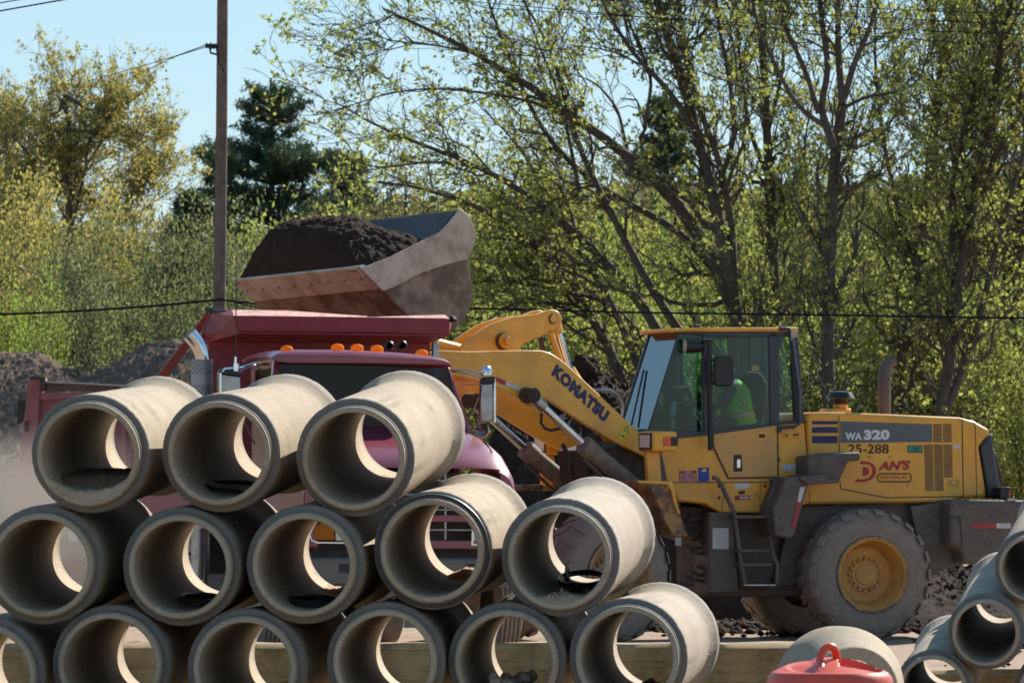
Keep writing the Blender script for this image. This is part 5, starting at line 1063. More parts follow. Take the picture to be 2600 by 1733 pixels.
# wheels
rc_ = LR.at((2215, 1458), 0); RW = .752
wheel(loader, rc_, LR.n, RW, .52, .42, M['rubber'], M['rim'], lugs=22, nut=16, hubdepth=.24, name='rear_wheel')
wheel(loader, rc_ + LR.n * 2.58, -LR.n, RW, .52, .42, M['rubber'], M['rim'], lugs=22, nut=16, hubdepth=.24, name='rear_wheel')
fc_ = FF.at((1573, 1456), 0); fc_.z = .76
wheel(loader, fc_, FF.n, RW, .52, .42, M['rubber'], M['rimd'], lugs=22, nut=16, hubdepth=.24, name='front_wheel')
wheel(loader, fc_ + FF.n * 2.5, -FF.n, RW, .52, .42, M['rubber'], M['rim'], lugs=22, nut=16, hubdepth=.24, name='front_wheel')
mb = MB(); mb.lathe([(.3, .13), (2.3, .13)], rc_, LR.n, 16); mb.build('rear_axle', M['chassis'], loader, smooth=True)
mb = MB(); mb.lathe([(.3, .13), (2.2, .13)], fc_, FF.n, 16); mb.build('front_axle', M['chassis'], loader, smooth=True)
# chassis
lp('rear_chassis', z9, [(900, 330), (1905, 300), (1975, 690), (1770, 760), (1000, 820), (780, 860)], .62, 1.34, M['chassis'], .02)
lp('rear_chassis_plate', z9, [(1640, 335), (1890, 300), (1900, 560), (1975, 690), (1765, 745), (1690, 560)], .45, .06, M['chassis'], .01)
lp('centre_frame', z9, [(200, 330), (520, 360), (520, 870), (372, 885), (365, 560), (215, 500)], .75, 1.1, M['dark'], .02)
lp('battery_box', z9, [(375, 370), (520, 375), (560, 870), (372, 880)], .50, .5, M['chassis'], .015)
lp('belly_frame', z9, [(360, 840), (1000, 830), (1000, 900), (380, 905)], .55, 1.4, M['rust'], .02)
lp('tank', z9, [(520, 400), (1010, 340), (1000, 850), (560, 850)], .78, 1.0, M['chassis'], .03)
lp('paper_notice', z9, [(395, 470), (496, 470), (496, 602), (395, 600)], .492, .006, M['white'])
lp('data_plate', z9, [(160, 528), (198, 528), (198, 580), (160, 578)], .72, .006, M['white'])
rr_ = random.Random(8)
for i in range(14):
    x = 215 + rr_.uniform(0, 150); y = 390 + i * 32
    lt('hydraulic_hose', [LR.at(z9(x, y), .74), LR.at(z9(x + 40, y + rr_.uniform(-20, 30)), .64), LR.at(z9(x + rr_.uniform(60, 150), y + rr_.uniform(-40, 40)), .74)], .022, M['dark'] if i % 3 else M['rust'], seg=8)
# ---- cab lower body
body = lp('cab_body', z7, [(420, 992), (455, 985), (780, 950), (1320, 872), (1545, 850), (1580, 1270), (1568, 1510), (1283, 1516), (1257, 1577), (871, 1569), (757, 1501), (542, 1478), (500, 1380), (440, 1310), (400, 1110)], .50, 1.12, M['yellow'], .02)
door = lp('door', z7, [(822, 946), (1328, 876), (1332, 1282), (942, 1292), (822, 1036)], .485, .03, M['doorpaint'], .006)
def seam(pts, w, zf=z7, th=.010, m=None, name='panel_gap', fr=LR, parent=loader):
    P = fr.poly(zf, pts, w); mb = MB()
    for a_, b_ in zip(P[:-1], P[1:]):
        d = (b_ - a_).normalized(); s = d.cross(fr.n).normalized() * th / 2; mb.prism([a_ + s, b_ + s, b_ - s, a_ - s], fr.n * .01)
    return mb.build(name, m or M['dark'], parent)
seam([(818, 945), (818, 1040), (940, 1298), (1337, 1290), (1332, 872)], .482, th=.014, parent=door)
lp('door_handle', z7, [(985, 1112), (1045, 1108), (1052, 1240), (990, 1245), (980, 1230)], .478, .01, M['black'], .004, parent=door)
lp('handle_grip', z7, [(1008, 1145), (1036, 1145), (1036, 1215), (1008, 1215)], .470, .01, M['chrome'], .003, parent=door)
lp('latch_plate', z7, [(1172, 930), (1242, 926), (1242, 988), (1172, 990)], .480, .006, M['yellow'], .003, parent=door)
lp('latch_hole', z7, [(1182, 945), (1232, 945), (1232, 975), (1182, 975)], .477, .005, M['black'], .002, parent=door)
seam([(480, 1330), (900, 1330), (1560, 1325)], .497)
seam([(900, 1330), (905, 1420), (885, 1560)], .497, th=.006); seam([(1193, 1330), (1190, 1550)], .497, th=.006)
lp('hinge', z7, [(1330, 1020), (1342, 1020), (1342, 1060), (1330, 1060)], .475, .02, M['rust']); lp('hinge', z7, [(1330, 1130), (1350, 1130), (1350, 1165), (1330, 1165)], .475, .02, M['rust'])
lp('switch_panel', z7, [(1385, 925), (1518, 918), (1518, 975), (1385, 985)], .488, .014, M['yellow'], .005)
for x, y in ((1405, 955), (1465, 952), (1490, 948)): mb = MB(); mb.lathe([(-.02, .012), (0, .016)], LR.at(z7(x, y), .484), LR.n, 8); mb.build('knob', M['black'], loader)
lp('data_plate', z7, [(1372, 1185), (1520, 1182), (1520, 1234), (1375, 1238)], .494, .006, mat('pale_blue_plate', (.45, .5, .52), .4))
st1 = lp('warning_sticker', z7, [(548, 1238), (685, 1234), (688, 1330), (550, 1334)], .496, .004, M['redst'])
st2 = lp('warning_sticker', z7, [(698, 1212), (785, 1210), (787, 1322), (700, 1325)], .496, .004, M['bluest'])
lp('warning_triangle', z7, [(722, 1245), (748, 1214), (768, 1245)], .493, .003, M['warn'], parent=st2)
lp('warning_sticker', z7, [(990, 1338), (1107, 1335), (1107, 1374), (992, 1376)], .496, .004, M['white'])
st3 = lp('warning_sticker', z7, [(990, 1434), (1110, 1434), (1110, 1470), (992, 1472)], .496, .004, M['redst'])
lp('key_slot', z7, [(1020, 1398), (1073, 1396), (1073, 1422), (1020, 1424)], .494, .004, M['black'])
for x, y in ((865, 1362), (865, 1450), (1230, 1358), (1230, 1462), (1166, 1432)):
    mb = MB(); mb.lathe([(-.01, .001), (-.01, .014), (0, .02)], LR.at(z7(x, y), .498), LR.n, 10); mb.build('bolt', M['rust'] if x != 1166 else M['dullchrome'], loader)
lp('front_corner_strip', z7, [(262, 1110), (290, 1110), (330, 1320), (270, 1320)], .7, .3, M['navy'])
lp('front_corner_strip', z7, [(380, 1110), (410, 1108), (445, 1310), (420, 1325), (400, 1320)], .49, .05, M['navy'])
# ---- cab frame and glass
CW = 1.02
def both(name, pts, th, m, bevel=.008, w=.50):
    A = LR.poly(z7, pts, w)
    mb = MB(); mb.prism(A, LR.n * th); mb.build(name, m, loader, bevel=bevel)
    mb = MB(); mb.prism([p + LR.n * (CW - th) for p in A], LR.n * th); mb.build(name, m, loader, bevel=bevel)
both('sill_frame', [(300, 905), (745, 922), (820, 915), (1275, 860), (1345, 842), (1475, 832), (1545, 850), (1320, 874), (780, 952), (455, 988), (300, 975)], .07, M['navy'])
both('door_pillar', [(735, 150), (800, 150), (822, 918), (745, 924)], .07, M['navy'])
both('cab_pillar', [(1262, 140), (1342, 140), (1346, 850), (1276, 862)], .07, M['navy'])
both('cab_pillar', [(1436, 130), (1492, 130), (1548, 852), (1476, 836)], .09, M['navy'])
both('top_rail', [(545, 130), (1490, 126), (1490, 172), (800, 172), (740, 158), (545, 152)], .07, M['navy'])
both('front_post', [(538, 140), (549, 140), (312, 905), (298, 905)], .012, M['navy'], 0)
lp('corner_post_far', z7, [(430, 215), (507, 205), (507, 800), (470, 905), (420, 905)], 1.46, .05, M['navy'], .01)
WL = [LR.at(z7(545, 135), .5), LR.at(z7(302, 905), .5)]; wf = 1.00
fT, fB = WL[0] + LR.n * wf + LR.a * .0, WL[1] + LR.n * wf
lipt = LR.a * .0
mb = MB(); mb.prism([WL[0], WL[1], fB, fT], LR.a * .012); mb.build('windscreen', M['wsglass'], loader)
lt('windscreen_edge', [fT, fB], .02, M['navy'], seg=6)
lt('wiper', [WL[1] + LR.n * .5 - LR.a * .03 + V((0, 0, .05)), WL[1] + LR.n * .75 - LR.a * .02 + (WL[0] - WL[1]) * .62], .012, M['black'], seg=6)
for nm, pts in (('side_window', [(548, 150), (735, 156), (745, 924), (300, 905)]), ('door_window', [(800, 172), (1265, 172), (1276, 862), (820, 916)]), ('side_window', [(1342, 172), (1440, 172), (1478, 836), (1346, 850)])):
    A = LR.poly(z7, pts, .52)
    mb = MB(); mb.prism(A, LR.n * .006); mb.build(nm, M['glass'], loader)
    mb = MB(); mb.prism([p + LR.n * (CW - .045) for p in A], LR.n * .006); mb.build(nm, M['glass'], loader)
lp('window_latch_rail', z7, [(510, 565), (735, 560), (735, 572), (510, 577)], 1.44, .02, M['dullchrome']); lp('window_rail', z7, [(800, 540), (1270, 536), (1270, 548), (800, 552)], 1.44, .02, M['navy'])
for x0, x1 in ((935, 1020), (1108, 1196)): lp('rear_frame', z7, [(x0, 172), (x1, 172), (x1, 850), (x0, 860)], 1.42, .03, M['navy'], .01)
roof = lp('roof', z7, [(545, 105), (740, 98), (1490, 97), (1492, 128), (545, 132), (470, 140)], .46, CW + .06, M['yellow'], .012)
mb = MB(); f0 = LR.at(z7(545, 104), .46); f1 = LR.at(z7(545, 132), .46); A_ = [f0, f1, f1 + LR.n * (CW), f0 + LR.n * CW]; mb.prism(A_, -LR.a * .12); mb.build('roof_visor', M['yellow'], loader, bevel=.01)
lt('aerial', [LR.at(z7(678, 100), .9), LR.at(z7(678, -15), .9)], .006, M['black'], seg=5)
mb = MB(); mb.lathe([(0, .05), (.03, .04), (.04, .001)], LR.at(z7(690, 98), .7), (0, 0, 1), 12); mb.build('roof_lamp', M['dark'], loader)
lt('roof_bracket', [LR.at(z7(1340, 108), .46), LR.at(z7(1425, 106), .44), LR.at(z7(1440, 150), .43), LR.at(z7(1500, 600), .43), LR.at(z7(1508, 860), .43), LR.at(z7(1460, 888), .43), LR.at(z7(1350, 895), .43)], .022, M['navy'], seg=10)
lp('rail_foot', z7, [(1334, 885), (1366, 885), (1366, 935), (1334, 935)], .44, .05, M['navy'], .01)
mb = MB(); 
for dx in (0, 22): mb.prism(LR.poly(z7, [(1440 + dx, 125), (1462 + dx, 120), (1470 + dx, 180), (1455 + dx, 170), (1440 + dx, 205 - dx)], .40), LR.n * .005)
mb.build('torn_tape', mat('pale_torn_tape', (.55, .40, .32), .8), loader)
# rear-view mirror, grab bar, work lamp
lt('grab_bar', [LR.at(z7(735, 205), .36), LR.at(z7(790, 195), .34), LR.at(z7(790, 400), .34), LR.at(z7(796, 1075), .34)], .030, M['black'], seg=10)
mR2 = lp('wing_mirror', z7, [(845, 325), (960, 325), (985, 350), (990, 520), (970, 565), (850, 568), (832, 550), (835, 345)], .20, .07, M['black'], .03)
lt('mirror_bracket', [LR.at(z7(795, 490), .34), LR.at(z7(850, 470), .27)], .02, M['black'], seg=8)
mb = MB(); c = LR.at(z7(700, 245), .40); mb.lathe([(-.16, .05), (-.15, .08), (0, .08), (.06, .05), (.08, .001)], c, LR.a, 20); wl = mb.build('work_lamp', M['black'], loader, smooth=True)
mb = MB(); mb.lathe([(-.165, .001), (-.162, .07)], c, LR.a, 20); mb.build('lamp_lens', M['lens'], wl, smooth=True)
# cab inside
lp('cab_floor', z7, [(340, 960), (1500, 880), (1500, 905), (340, 985)], .56, .9, M['black'])
lp('seat_back', z7, [(1115, 470), (1170, 440), (1225, 470), (1262, 560), (1230, 870), (1110, 870), (1085, 600)], .86, .42, M['seat'], .05)
lp('seat_cushion', z7, [(900, 840), (1230, 840), (1230, 910), (900, 915)], .84, .46, M['seat'], .05)
lp('tag', z7, [(1125, 398), (1180, 398), (1180, 440), (1125, 440)], 1.40, .01, M['boom'])
lt('steering_column', [LR.at(z7(560, 900), .95), LR.at(z7(640, 740), .95)], .045, M['black'])
c = LR.at(z7(640, 700), .95); ax = (LR.a * -.45 + V((0, 0, .9))).normalized()
ring_ = []; u_ = ax.cross(LR.n).normalized(); w_ = ax.cross(u_)
for k in range(25): ring_.append(c + (u_ * math.cos(k * math.pi / 12) + w_ * math.sin(k * math.pi / 12)) * .20)
lt('steering_wheel', ring_, .016, M['black'], seg=8)
lp('console', z7, [(330, 900), (350, 800), (410, 745), (450, 770), (500, 900)], .75, .4, M['seat'], .05)
lp('console', z7, [(560, 860), (590, 760), (640, 740), (680, 800), (740, 900), (560, 900)], .6, .2, M['seat'], .04)
mb = MB(); mb.lathe([(0, .034), (.10, .036), (.13, .02), (.16, .014)], LR.at(z7(498, 800), .8), (0, 0, 1), 14); mb.build('bottle', mat('blue_bottle', (.12, .45, .6), .2), loader, smooth=True)
lt('lever', [LR.at(z7(740, 830), .75), LR.at(z7(680, 770), .75)], .016, M['dullchrome']); lt('lever', [LR.at(z7(700, 700), .8), LR.at(z7(645, 660), .8)], .014, M['dullchrome'])
lp('decal_mark', z7, [(510, 686), (520, 686), (520, 704), (530, 704), (530, 711), (510, 711)], .53, .004, M['whiteprint'])
# ---- ladder
for a_, b_ in (([(815, 1292), (845, 1296), (880, 1345), (985, 1568), (1040, 1980), (1070, 2130)], .30), ([(1275, 1300), (1312, 1320), (1300, 1380), (1250, 1540), (1290, 1890), (1330, 1985), (1325, 2130)], .30)):
    lt('ladder_rail', [LR.at(z7(*p), b_) for p in a_], .026, M['chassis'], seg=10)
for y, x0, x1, hh in ((1590, 990, 1262, 26), (1862, 1030, 1275, 22), (1972, 1040, 1290, 26), (2138, 1062, 1322, 18)):
    lp('ladder_step', z7, [(x0, y), (x1, y), (x1, y + hh), (x0, y + hh)], .26, .22, M['chassis'] if y != 2138 else M['dullchrome'], .006)
# ---- rear fender
lp('rear_fender', z8, [(318, 965), (500, 940), (740, 930), (738, 1000), (640, 1006), (570, 1170), (470, 1178), (320, 1180), (320, 1120)], .10, .5, M['chassis'], .03)
lp('fender_flap', z9, [(775, 350), (860, 148), (940, 150), (1000, 190), (905, 528), (870, 535), (790, 520)], .06, .52, M['chassis'], .02)
lp('fender_step', z9, [(940, 158), (975, 138), (1115, 136), (1118, 160), (1200, 165), (1190, 186), (1000, 200)], .0, .55, M['chassis'], .012)
lp('reflector_tape', z9, [(946, 212), (978, 210), (950, 305), (928, 305)], .050, .008, M['white']); lp('reflector_tape', z9, [(928, 305), (950, 305), (915, 470), (893, 470)], .050, .008, M['redst'])
# ---- engine hood
hood = lp('hood', z8, [(305, 650), (348, 614), (540, 612), (870, 626), (1530, 655), (1645, 685), (1780, 762), (1682, 885), (1748, 1292), (1555, 1302), (1450, 1337), (275, 1352), (322, 950)], .50, 1.55, M['yellow'], .045)
seam([(563, 640), (568, 940)], .497, z8, .010, parent=hood); seam([(575, 1170), (578, 1222), (940, 1294), (1555, 1284), (1545, 670)], .497, z8, .012, parent=hood); seam([(1650, 690), (1662, 1300)], .497, z8, .008, parent=hood); seam([(300, 1345), (1450, 1330)], .497, z8, .010, parent=hood); seam([(330, 1240), (330, 1345)], .497, z8, .006, parent=hood)
for y0, y1 in ((684, 710), (732, 778), (802, 860)): lp('stripe', z8, [(350, y0), (554, y0), (556, y1), (351, y1)], .496, .004, M['stripe'], parent=hood)
lp('name_panel', z8, [(575, 685), (1305, 710), (1308, 850), (577, 858)], .496, .004, M['decalgrey'], parent=hood)
# louvre slots, each its own piece
def slotmesh():
    a_, b_ = LR.at(z8(1244, 880), .5), LR.at(z8(1312, 880), .5); L_ = (b_ - a_).length; h_ = .0135
    mb = MB(); mb.prism([V((0, 0, 0)), V((L_, 0, 0)), V((L_, 0, h_)), V((0, 0, h_))], V((0, .004, 0))); me = mb.mesh('louvre_slot'); me.materials.append(M['black']); return me
sm = slotmesh()
def slot(x, y):
    o = bpy.data.objects.new('louvre_slot', sm); COL.objects.link(o); o.parent = hood; o.location = LR.at(z8(x, y), .495) - ORG[hood.name]; o.rotation_euler = (0, 0, R(18))
for i in range(9):
    for x in (1316, 1394): slot(x, 718 + i * 16.4)
for i in range(23):
    for x in (1244, 1322): slot(x + i * .35, 884 + i * 16.0)
for i in range(16): slot(1398 + i * .3, 884 + i * 16.4)
lp('sticker', z8, [(1478, 872), (1526, 872), (1526, 904), (1478, 902)], .496, .004, M['white'], parent=hood)
lp('latch', z8, [(1430, 1148), (1526, 1146), (1526, 1206), (1430, 1208)], .496, .008, M['rim'], .003, parent=hood); lp('latch_button', z8, [(1470, 1162), (1490, 1162), (1490, 1190), (1470, 1190)], .490, .006, M['dullchrome'], .004, parent=hood)
cdc = lp('sticker', z8, [(1112, 878), (1230, 878), (1230, 935), (1112, 935)], .496, .004, M['blackprint'], parent=hood); lp('sticker_ground', z8, [(1120, 886), (1222, 886), (1222, 926), (1120, 926)], .494, .002, M['greenst'], parent=cdc)
for x, y in ((808, 970), (968, 968), (1116, 1196)): mb = MB(); mb.lathe([(-.005, .001), (-.004, .016), (0, .018)], LR.at(z8(x, y), .498), LR.n, 10); mb.build('cap_screw', M['rim'], hood)
# rear grille, counterweight
lp('rear_grille', z8, [(1690, 885), (1782, 775), (1806, 930), (1850, 1200), (1845, 1295), (1752, 1295)], .54, 1.48, M['navy'], .03)
lp('tow_bracket', z8, [(1775, 940), (1820, 935), (1870, 1130), (1865, 1200), (1790, 1300), (1770, 1290)], .75, .2, M['rust'], .02)
cw_ = lp('counterweight', z9, [(1890, 292), (2420, 296), (2430, 520), (2400, 600), (2200, 690), (1975, 700), (1962, 600), (1890, 575)], .14, 2.3, M['chassis'], .04)
lp('reflector_tape', z9, [(2026, 442), (2180, 440), (2182, 472), (2027, 472)], .136, .004, M['redst'], parent=cw_); lp('reflector_tape', z9, [(2180, 440), (2270, 440), (2270, 472), (2182, 472)], .136, .004, M['white'], parent=cw_); lp('reflector_tape', z9, [(2270, 440), (2400, 440), (2400, 472), (2270, 472)], .136, .004, M['redst'], parent=cw_)
seam([(1895, 400), (1950, 400), (1965, 580)], .136, z9, .02, parent=cw_)
tl_ = lp('tail_lamp', z8, [(1855, 1210), (1928, 1208), (1928, 1300), (1845, 1305)], .3, .25, M['black'], .01); lp('tail_lens', z8, [(1918, 1235), (1929, 1235), (1929, 1292), (1918, 1292)], .29, .2, M['orange'], parent=tl_)
lp('bumper_bracket', z8, [(1908, 1302), (1978, 1300), (1978, 1318), (1908, 1320)], .12, .2, M['dullchrome'])
# exhaust and air intake
M['exh'] = mat('heat_browned_steel', (.14, .105, .09), .6, metal=.3, col2=(.10, .08, .08), scale=3)
e0 = LR.at(z8(925, 640), 1.0); ep = [e0 - V((0, 0, .1)), LR.at(z8(925, 350), 1.0)]
lt('exhaust_pipe', ep, .073, M['exh'], seg=24)
P = [V(p) for p in resample([LR.at(z8(925, 360), 1.0), LR.at(z8(927, 300), 1.0), LR.at(z8(948, 240), 1.0), LR.at(z8(985, 200), 1.0), LR.at(z8(1030, 185), 1.0)], [1] * 5, 14)[0]]
mb = MB(); mb.tube(P[:-2], .073, 24, rs=list(np.linspace(.077, .068, 12))); mb.build('exhaust_elbow', M['exh'], loader, smooth=True)
c = LR.at(z8(578, 505), 1.2); mb = MB(); mb.lathe([(0, .155), (-.0, .165), (.03, .15), (.075, .125), (.085, .06), (.087, .001)], c, (0, 0, 1), 32); mb.lathe([(-.0, .155), (.02, .04)], c, (0, 0, 1), 32); mb.build('intake_cap', M['black'], loader, smooth=True)
mb = MB(); mb.lathe([(-.07, .07), (.0, .075)], c, (0, 0, 1), 24); mb.build('intake_screen', M['dark'], loader, smooth=True)
mb = MB(); mb.lathe([(-.22, .09), (-.07, .085), (-.07, .001)], c, (0, 0, 1), 24); mb.build('intake_neck', M['yellow'], loader, smooth=True)
lp('intake_base', z8, [(490, 585), (665, 585), (665, 630), (490, 630)], 1.05, .35, M['yellow'], .02)
# ================= front frame
def fp(name, zf, pts, w, depth, m, bevel=0, parent=loader): return lp(name, zf, pts, w, depth, m, bevel, parent, FF)
BO = [(1480, 975), (960, 490), (905, 450), (850, 415), (785, 397), (640, 395), (450, 400), (250, 405), (60, 395), (-90, 420), (-150, 480), (-110, 560), (60, 570), (200, 590), (330, 620), (450, 660), (560, 710), (640, 760), (670, 790), (720, 805), (775, 770), (800, 742), (850, 765), (1100, 930), (1300, 1052), (1480, 1140), (1560, 1180), (1620, 1120), (1580, 1030)]
WB0, WB1 = .75, 2.14
bA = FF.poly(z6, BO, WB0)
for k in (0, 1):
    mb = MB(); mb.prism([p + FF.n * (WB1 - WB0) * k for p in bA], FF.n * .07); b_ = mb.build('boom_arm', M['boom'], loader, bevel=.012)
    if k == 0: boom = b_
# cross tube between arms
lt('boom_cross_tube', [FF.at(z6(560, 560), WB0 + .03), FF.at(z6(560, 560), WB0 + .03) + FF.n * (WB1 - WB0)], .13, M['boom'], seg=20)
fp('warning_sticker', z6, [(1335, 1030), (1400, 928), (1432, 950), (1370, 1050)], WB0 - .006, .004, M['warn'], parent=boom)
fp('warning_triangle', z6, [(1378, 978), (1404, 938), (1418, 990)], WB0 - .009, .003, M['blackprint'], parent=boom); fp('warning_triangle_centre', z6, [(1386, 976), (1403, 950), (1411, 984)], WB0 - .011, .002, M['warn'], parent=boom); fp('warning_arrow', z6, [(1360, 1010), (1385, 1012), (1378, 1028)], WB0 - .009, .003, M['blackprint'], parent=boom)
fp('reflector_tape', z6, [(455, 590), (528, 618), (524, 650), (456, 622)], WB0 - .008, .006, M['redst'], parent=boom); fp('reflector_tape', z6, [(528, 618), (632, 662), (626, 692), (524, 650)], WB0 - .008, .006, M['white'], parent=boom)
def pin(nm, c, r, l, m, w, par=loader, fr=FF):
    p = fr.at(z6(*c), w); mb = MB(); mb.lathe([(-l, .001), (-l, r * .92), (-l + .01, r), (l, r)], p, fr.n, 28); return mb.build(nm, m, par, smooth=True)
# lift cylinders
for k in (0, 1):
    off = FF.n * (WB1 - WB0 - .22) * k - V((0, 0, .05)) * k
    a0 = FF.at(z6(705, 722), WB0 - .14) + off; a1 = FF.at(z6(1112, 1098), WB0 - .10) + off; a2 = FF.at(z6(1500, 1420), WB0 - .06) + off
    dr = (a1 - a0).normalized(); cyl = lt('lift_cylinder', [a1 - dr * .02, a2], .098, M['cyl'], seg=20)
    lt('piston_rod', [a0 + dr * .15, a1], .046, M['chrome'], parent=cyl, seg=16)
    lt('cylinder_head', [a1 - dr * .06, a1 + dr * .10], .112, M['cyl'], parent=cyl, seg=20)
    lt('rod_neck', [a0, a0 + dr * .22], .07, M['dullchrome'], parent=cyl, seg=12)
    mb = MB(); mb.lathe([(-.08, .001), (-.08, .05), (-.075, .085), (.10, .09)], a0, FF.n, 24); mb.build('rod_eye', M['dark'], cyl, smooth=True)
    sd = dr.cross(FF.n).normalized(); s_ = -1 if sd.z > 0 else 1
    lt('oil_line', [a1 + dr * .05 + sd * s_ * .13, a1 + dr * .9 + sd * s_ * .14], .02, M['chassis'], parent=cyl, seg=8)
# bell crank and tilt cylinder, on the centre line
WBC = 1.22
BC = [(190, 415), (200, 385), (225, 345), (300, 285), (420, 207), (560, 158), (680, 143), (760, 133), (830, 105), (872, 100), (912, 118), (935, 160), (930, 205), (905, 240), (870, 255), (760, 300), (690, 335), (652, 352), (636, 372), (645, 400), (640, 440), (470, 470), (330, 460)]
for dw in (0, .26):
    mb = MB(); mb.prism([p + FF.n * dw for p in FF.poly(z6, BC, WBC)], FF.n * .06); bc = mb.build('bell_crank', M['boom'], loader, bevel=.012)
pin('crank_boss', (500, 332), .095, .05, M['rust'], WBC - .0); pin('crank_boss_cap', (522, 330), .088, .04, M['boom'], WBC - .05); pin('pivot_pin', (534, 328), .050, .05, M['boom'], WBC - .10)
pin('crank_pin_ring', (868, 170), .058, .012, M['rust'], WBC - .01); pin('crank_pin', (868, 170), .046, .02, M['boom'], WBC - .015)
t0 = FF.at(z6(880, 200), WBC + .12); t1 = FF.at(z6(905, 310), WBC + .12); t2_ = FF.at(z6(1040, 640), WBC + .12); t3 = FF.at(z6(1420, 1250), WBC + .12)
tc_ = lt('tilt_cylinder', [FF.at(z6(975, 540), WBC + .12), t3], .085, M['boom'], seg=18); lt('piston_rod', [t0, FF.at(z6(985, 560), WBC + .12)], .050, M['chrome'], parent=tc_, seg=16); lt('rod_eye', [t0, t0 + (t1 - t0) * .7], .075, M['boom'], parent=tc_, seg=14)
lt('guide_rod', [FF.at(z6(845, 265), WBC - .0), FF.at(z6(920, 470), WBC - .0)], .035, M['boom'], seg=10)
lt('tilt_link', [FF.at(z6(775, 300), WBC + .1), FF.at(z6(795, 400), WBC + .1)], .03, M['rust'], seg=8)
# bucket link hidden behind the truck bed
lt('bucket_link', [FF.at(z6(215, 400), WBC + .15), FF.at(z6(-60, 330), WBC + .15)], .07, M['boom'])
# hoses
lt('hose', [FF.at(z6(*p), WB0 + .3) for p in ((785, 850), (780, 920), (810, 960), (850, 975), (960, 950), (1030, 940))], .018, M['black'], seg=8)
lt('hose', [FF.at(z6(*p), WB0 + .5) for p in ((1010, 880), (1060, 905), (1085, 960), (1080, 1050))], .018, M['black'], seg=8)
lt('grab_hoop', [LR.at(z6(*p), .9) for p in ((1170, 684), (1280, 684), (1345, 720), (1375, 790), (1372, 860), (1330, 905))], .022, M['dullchrome'], seg=10)
for p in ((940, 1080, 1010, 1330), (1100, 1180, 1120, 1340), (1200, 1080, 1260, 1350), (1160, 1000, 1190, 1300), (1300, 1060, 1320, 1340)):
    lt('hydraulic_hose', [FF.at(z6(p[0], p[1]), 1.2), FF.at(z6((p[0] + p[2]) / 2 + 20, (p[1] + p[3]) / 2), 1.0), FF.at(z6(p[2], p[3]), 1.2)], .028, M['dark'], seg=8)
# front frame tower, fender, lamps
fp('front_tower', z6, [(1180, 1120), (1420, 1060), (1640, 1180), (1660, 1560), (1250, 1600)], .85, .80, M['dark'], .02)
fp('cross_member', z6, [(640, 1372), (800, 1368), (800, 1408), (634, 1412)], 1.9, .5, M['rusty'], .01); fp('cross_member', z6, [(800, 1372), (890, 1366), (890, 1408), (800, 1410)], 1.9, .45, M['boom'], .01)
fp('front_fender', z9, [(-60, 172), (0, 176), (110, 178), (142, 190), (160, 235), (165, 300), (190, 385), (242, 520), (212, 524), (150, 520), (95, 420), (60, 330), (0, 215), (-60, 200)], .02, .5, M['rusty'], .01)
fp('fender_edge', z9, [(-70, 170), (110, 176), (145, 186), (162, 235), (168, 300), (195, 380), (180, 380), (150, 300), (138, 240), (110, 196), (-70, 186)], .0, .03, M['yellow'], .006)
def lampset(dn, zoff=0):
    o = FF.n * dn + V((0, 0, zoff))
    A = [p + o for p in FF.poly(z6, [(1545, 1130), (1640, 1130), (1655, 1350), (1555, 1350)], .30)]
    mb = MB(); mb.prism(A, FF.n * .06); mb.build('lamp_post', M['yellow'], loader, bevel=.01)
    c = FF.at(z6(1625, 1055), .30) + o; mb = MB(); mb.box(c, FF.a * .34, FF.n * .30, V((0, 0, .23))); h_ = mb.build('headlight_housing', M['yellow'], loader, bevel=.03)
    f = c - FF.a * .172; mb = MB(); mb.box(f, FF.a * .01, FF.n * .25, V((0, 0, .185))); mb.build('headlight_frame', M['black'], h_, bevel=.01)
    mb = MB(); mb.box(f - FF.a * .008, FF.a * .012, FF.n * .19, V((0, 0, .145))); mb.build('headlight_lens', M['lens'], h_, bevel=.01)
    mb = MB(); mb.box(c + FF.a * .02 - FF.n * .152, FF.a * .10, FF.n * .02, V((0, 0, .10))); mb.build('turn_signal', M['orange'], h_, bevel=.004)
    mb = MB(); mb.box(c + FF.a * .12 - FF.n * .15, FF.a * .09, FF.n * .02, V((0, 0, .10))); mb.build('lamp_recess', M['dark'], h_)
lampset(0); lampset(2.1, -.03)
# ================= bucket
WK0, WK = -.02, 2.62
vk = FF.n * WK + V((0, 0, -.07))
lip = [(1392, 462), (1530, 602)]
prof = [(1392, 462), (1530, 602), (1720, 787), (1800, 865), (1880, 905), (1960, 900), (2030, 870), (2085, 820), (2125, 740), (2140, 640), (2130, 540), (2112, 420), (2150, 330), (2163, 250), (2150, 190), (2110, 118), (2062, 82)]
A = FF.poly(z5, prof, WK0); bucket = None
side_top = [(1400, 472), (1540, 612), (1720, 787), (1800, 865), (1880, 905), (1960, 900), (2030, 870), (2085, 820), (2125, 740), (2140, 640), (2130, 540), (2112, 420), (2150, 330), (2163, 250), (2150, 190), (2110, 118), (2062, 82), (1992, 168), (1925, 238), (1785, 308), (1600, 400), (1500, 440)]
mb = MB()                                    # wrapped floor and back plate, 25 mm thick
n = len(A); cen = sum(A, V((0, 0, 0))) / n; inn = []
for p in A: d = (cen - p); d = d - FF.n * d.dot(FF.n); inn.append(p + d.normalized() * .03)
vs = A + [p + vk for p in A] + inn + [p + vk for p in inn]; fs = []
for i in range(n - 1): fs += [(i, i + 1, n + i + 1, n + i), (2 * n + i, 3 * n + i, 3 * n + i + 1, 2 * n + i + 1), (i, 2 * n + i, 2 * n + i + 1, i + 1), (n + i, n + i + 1, 3 * n + i + 1, 3 * n + i)]
fs += [(0, n, 3 * n, 2 * n), (n - 1, 3 * n - 1, 4 * n - 1, 2 * n - 1)]
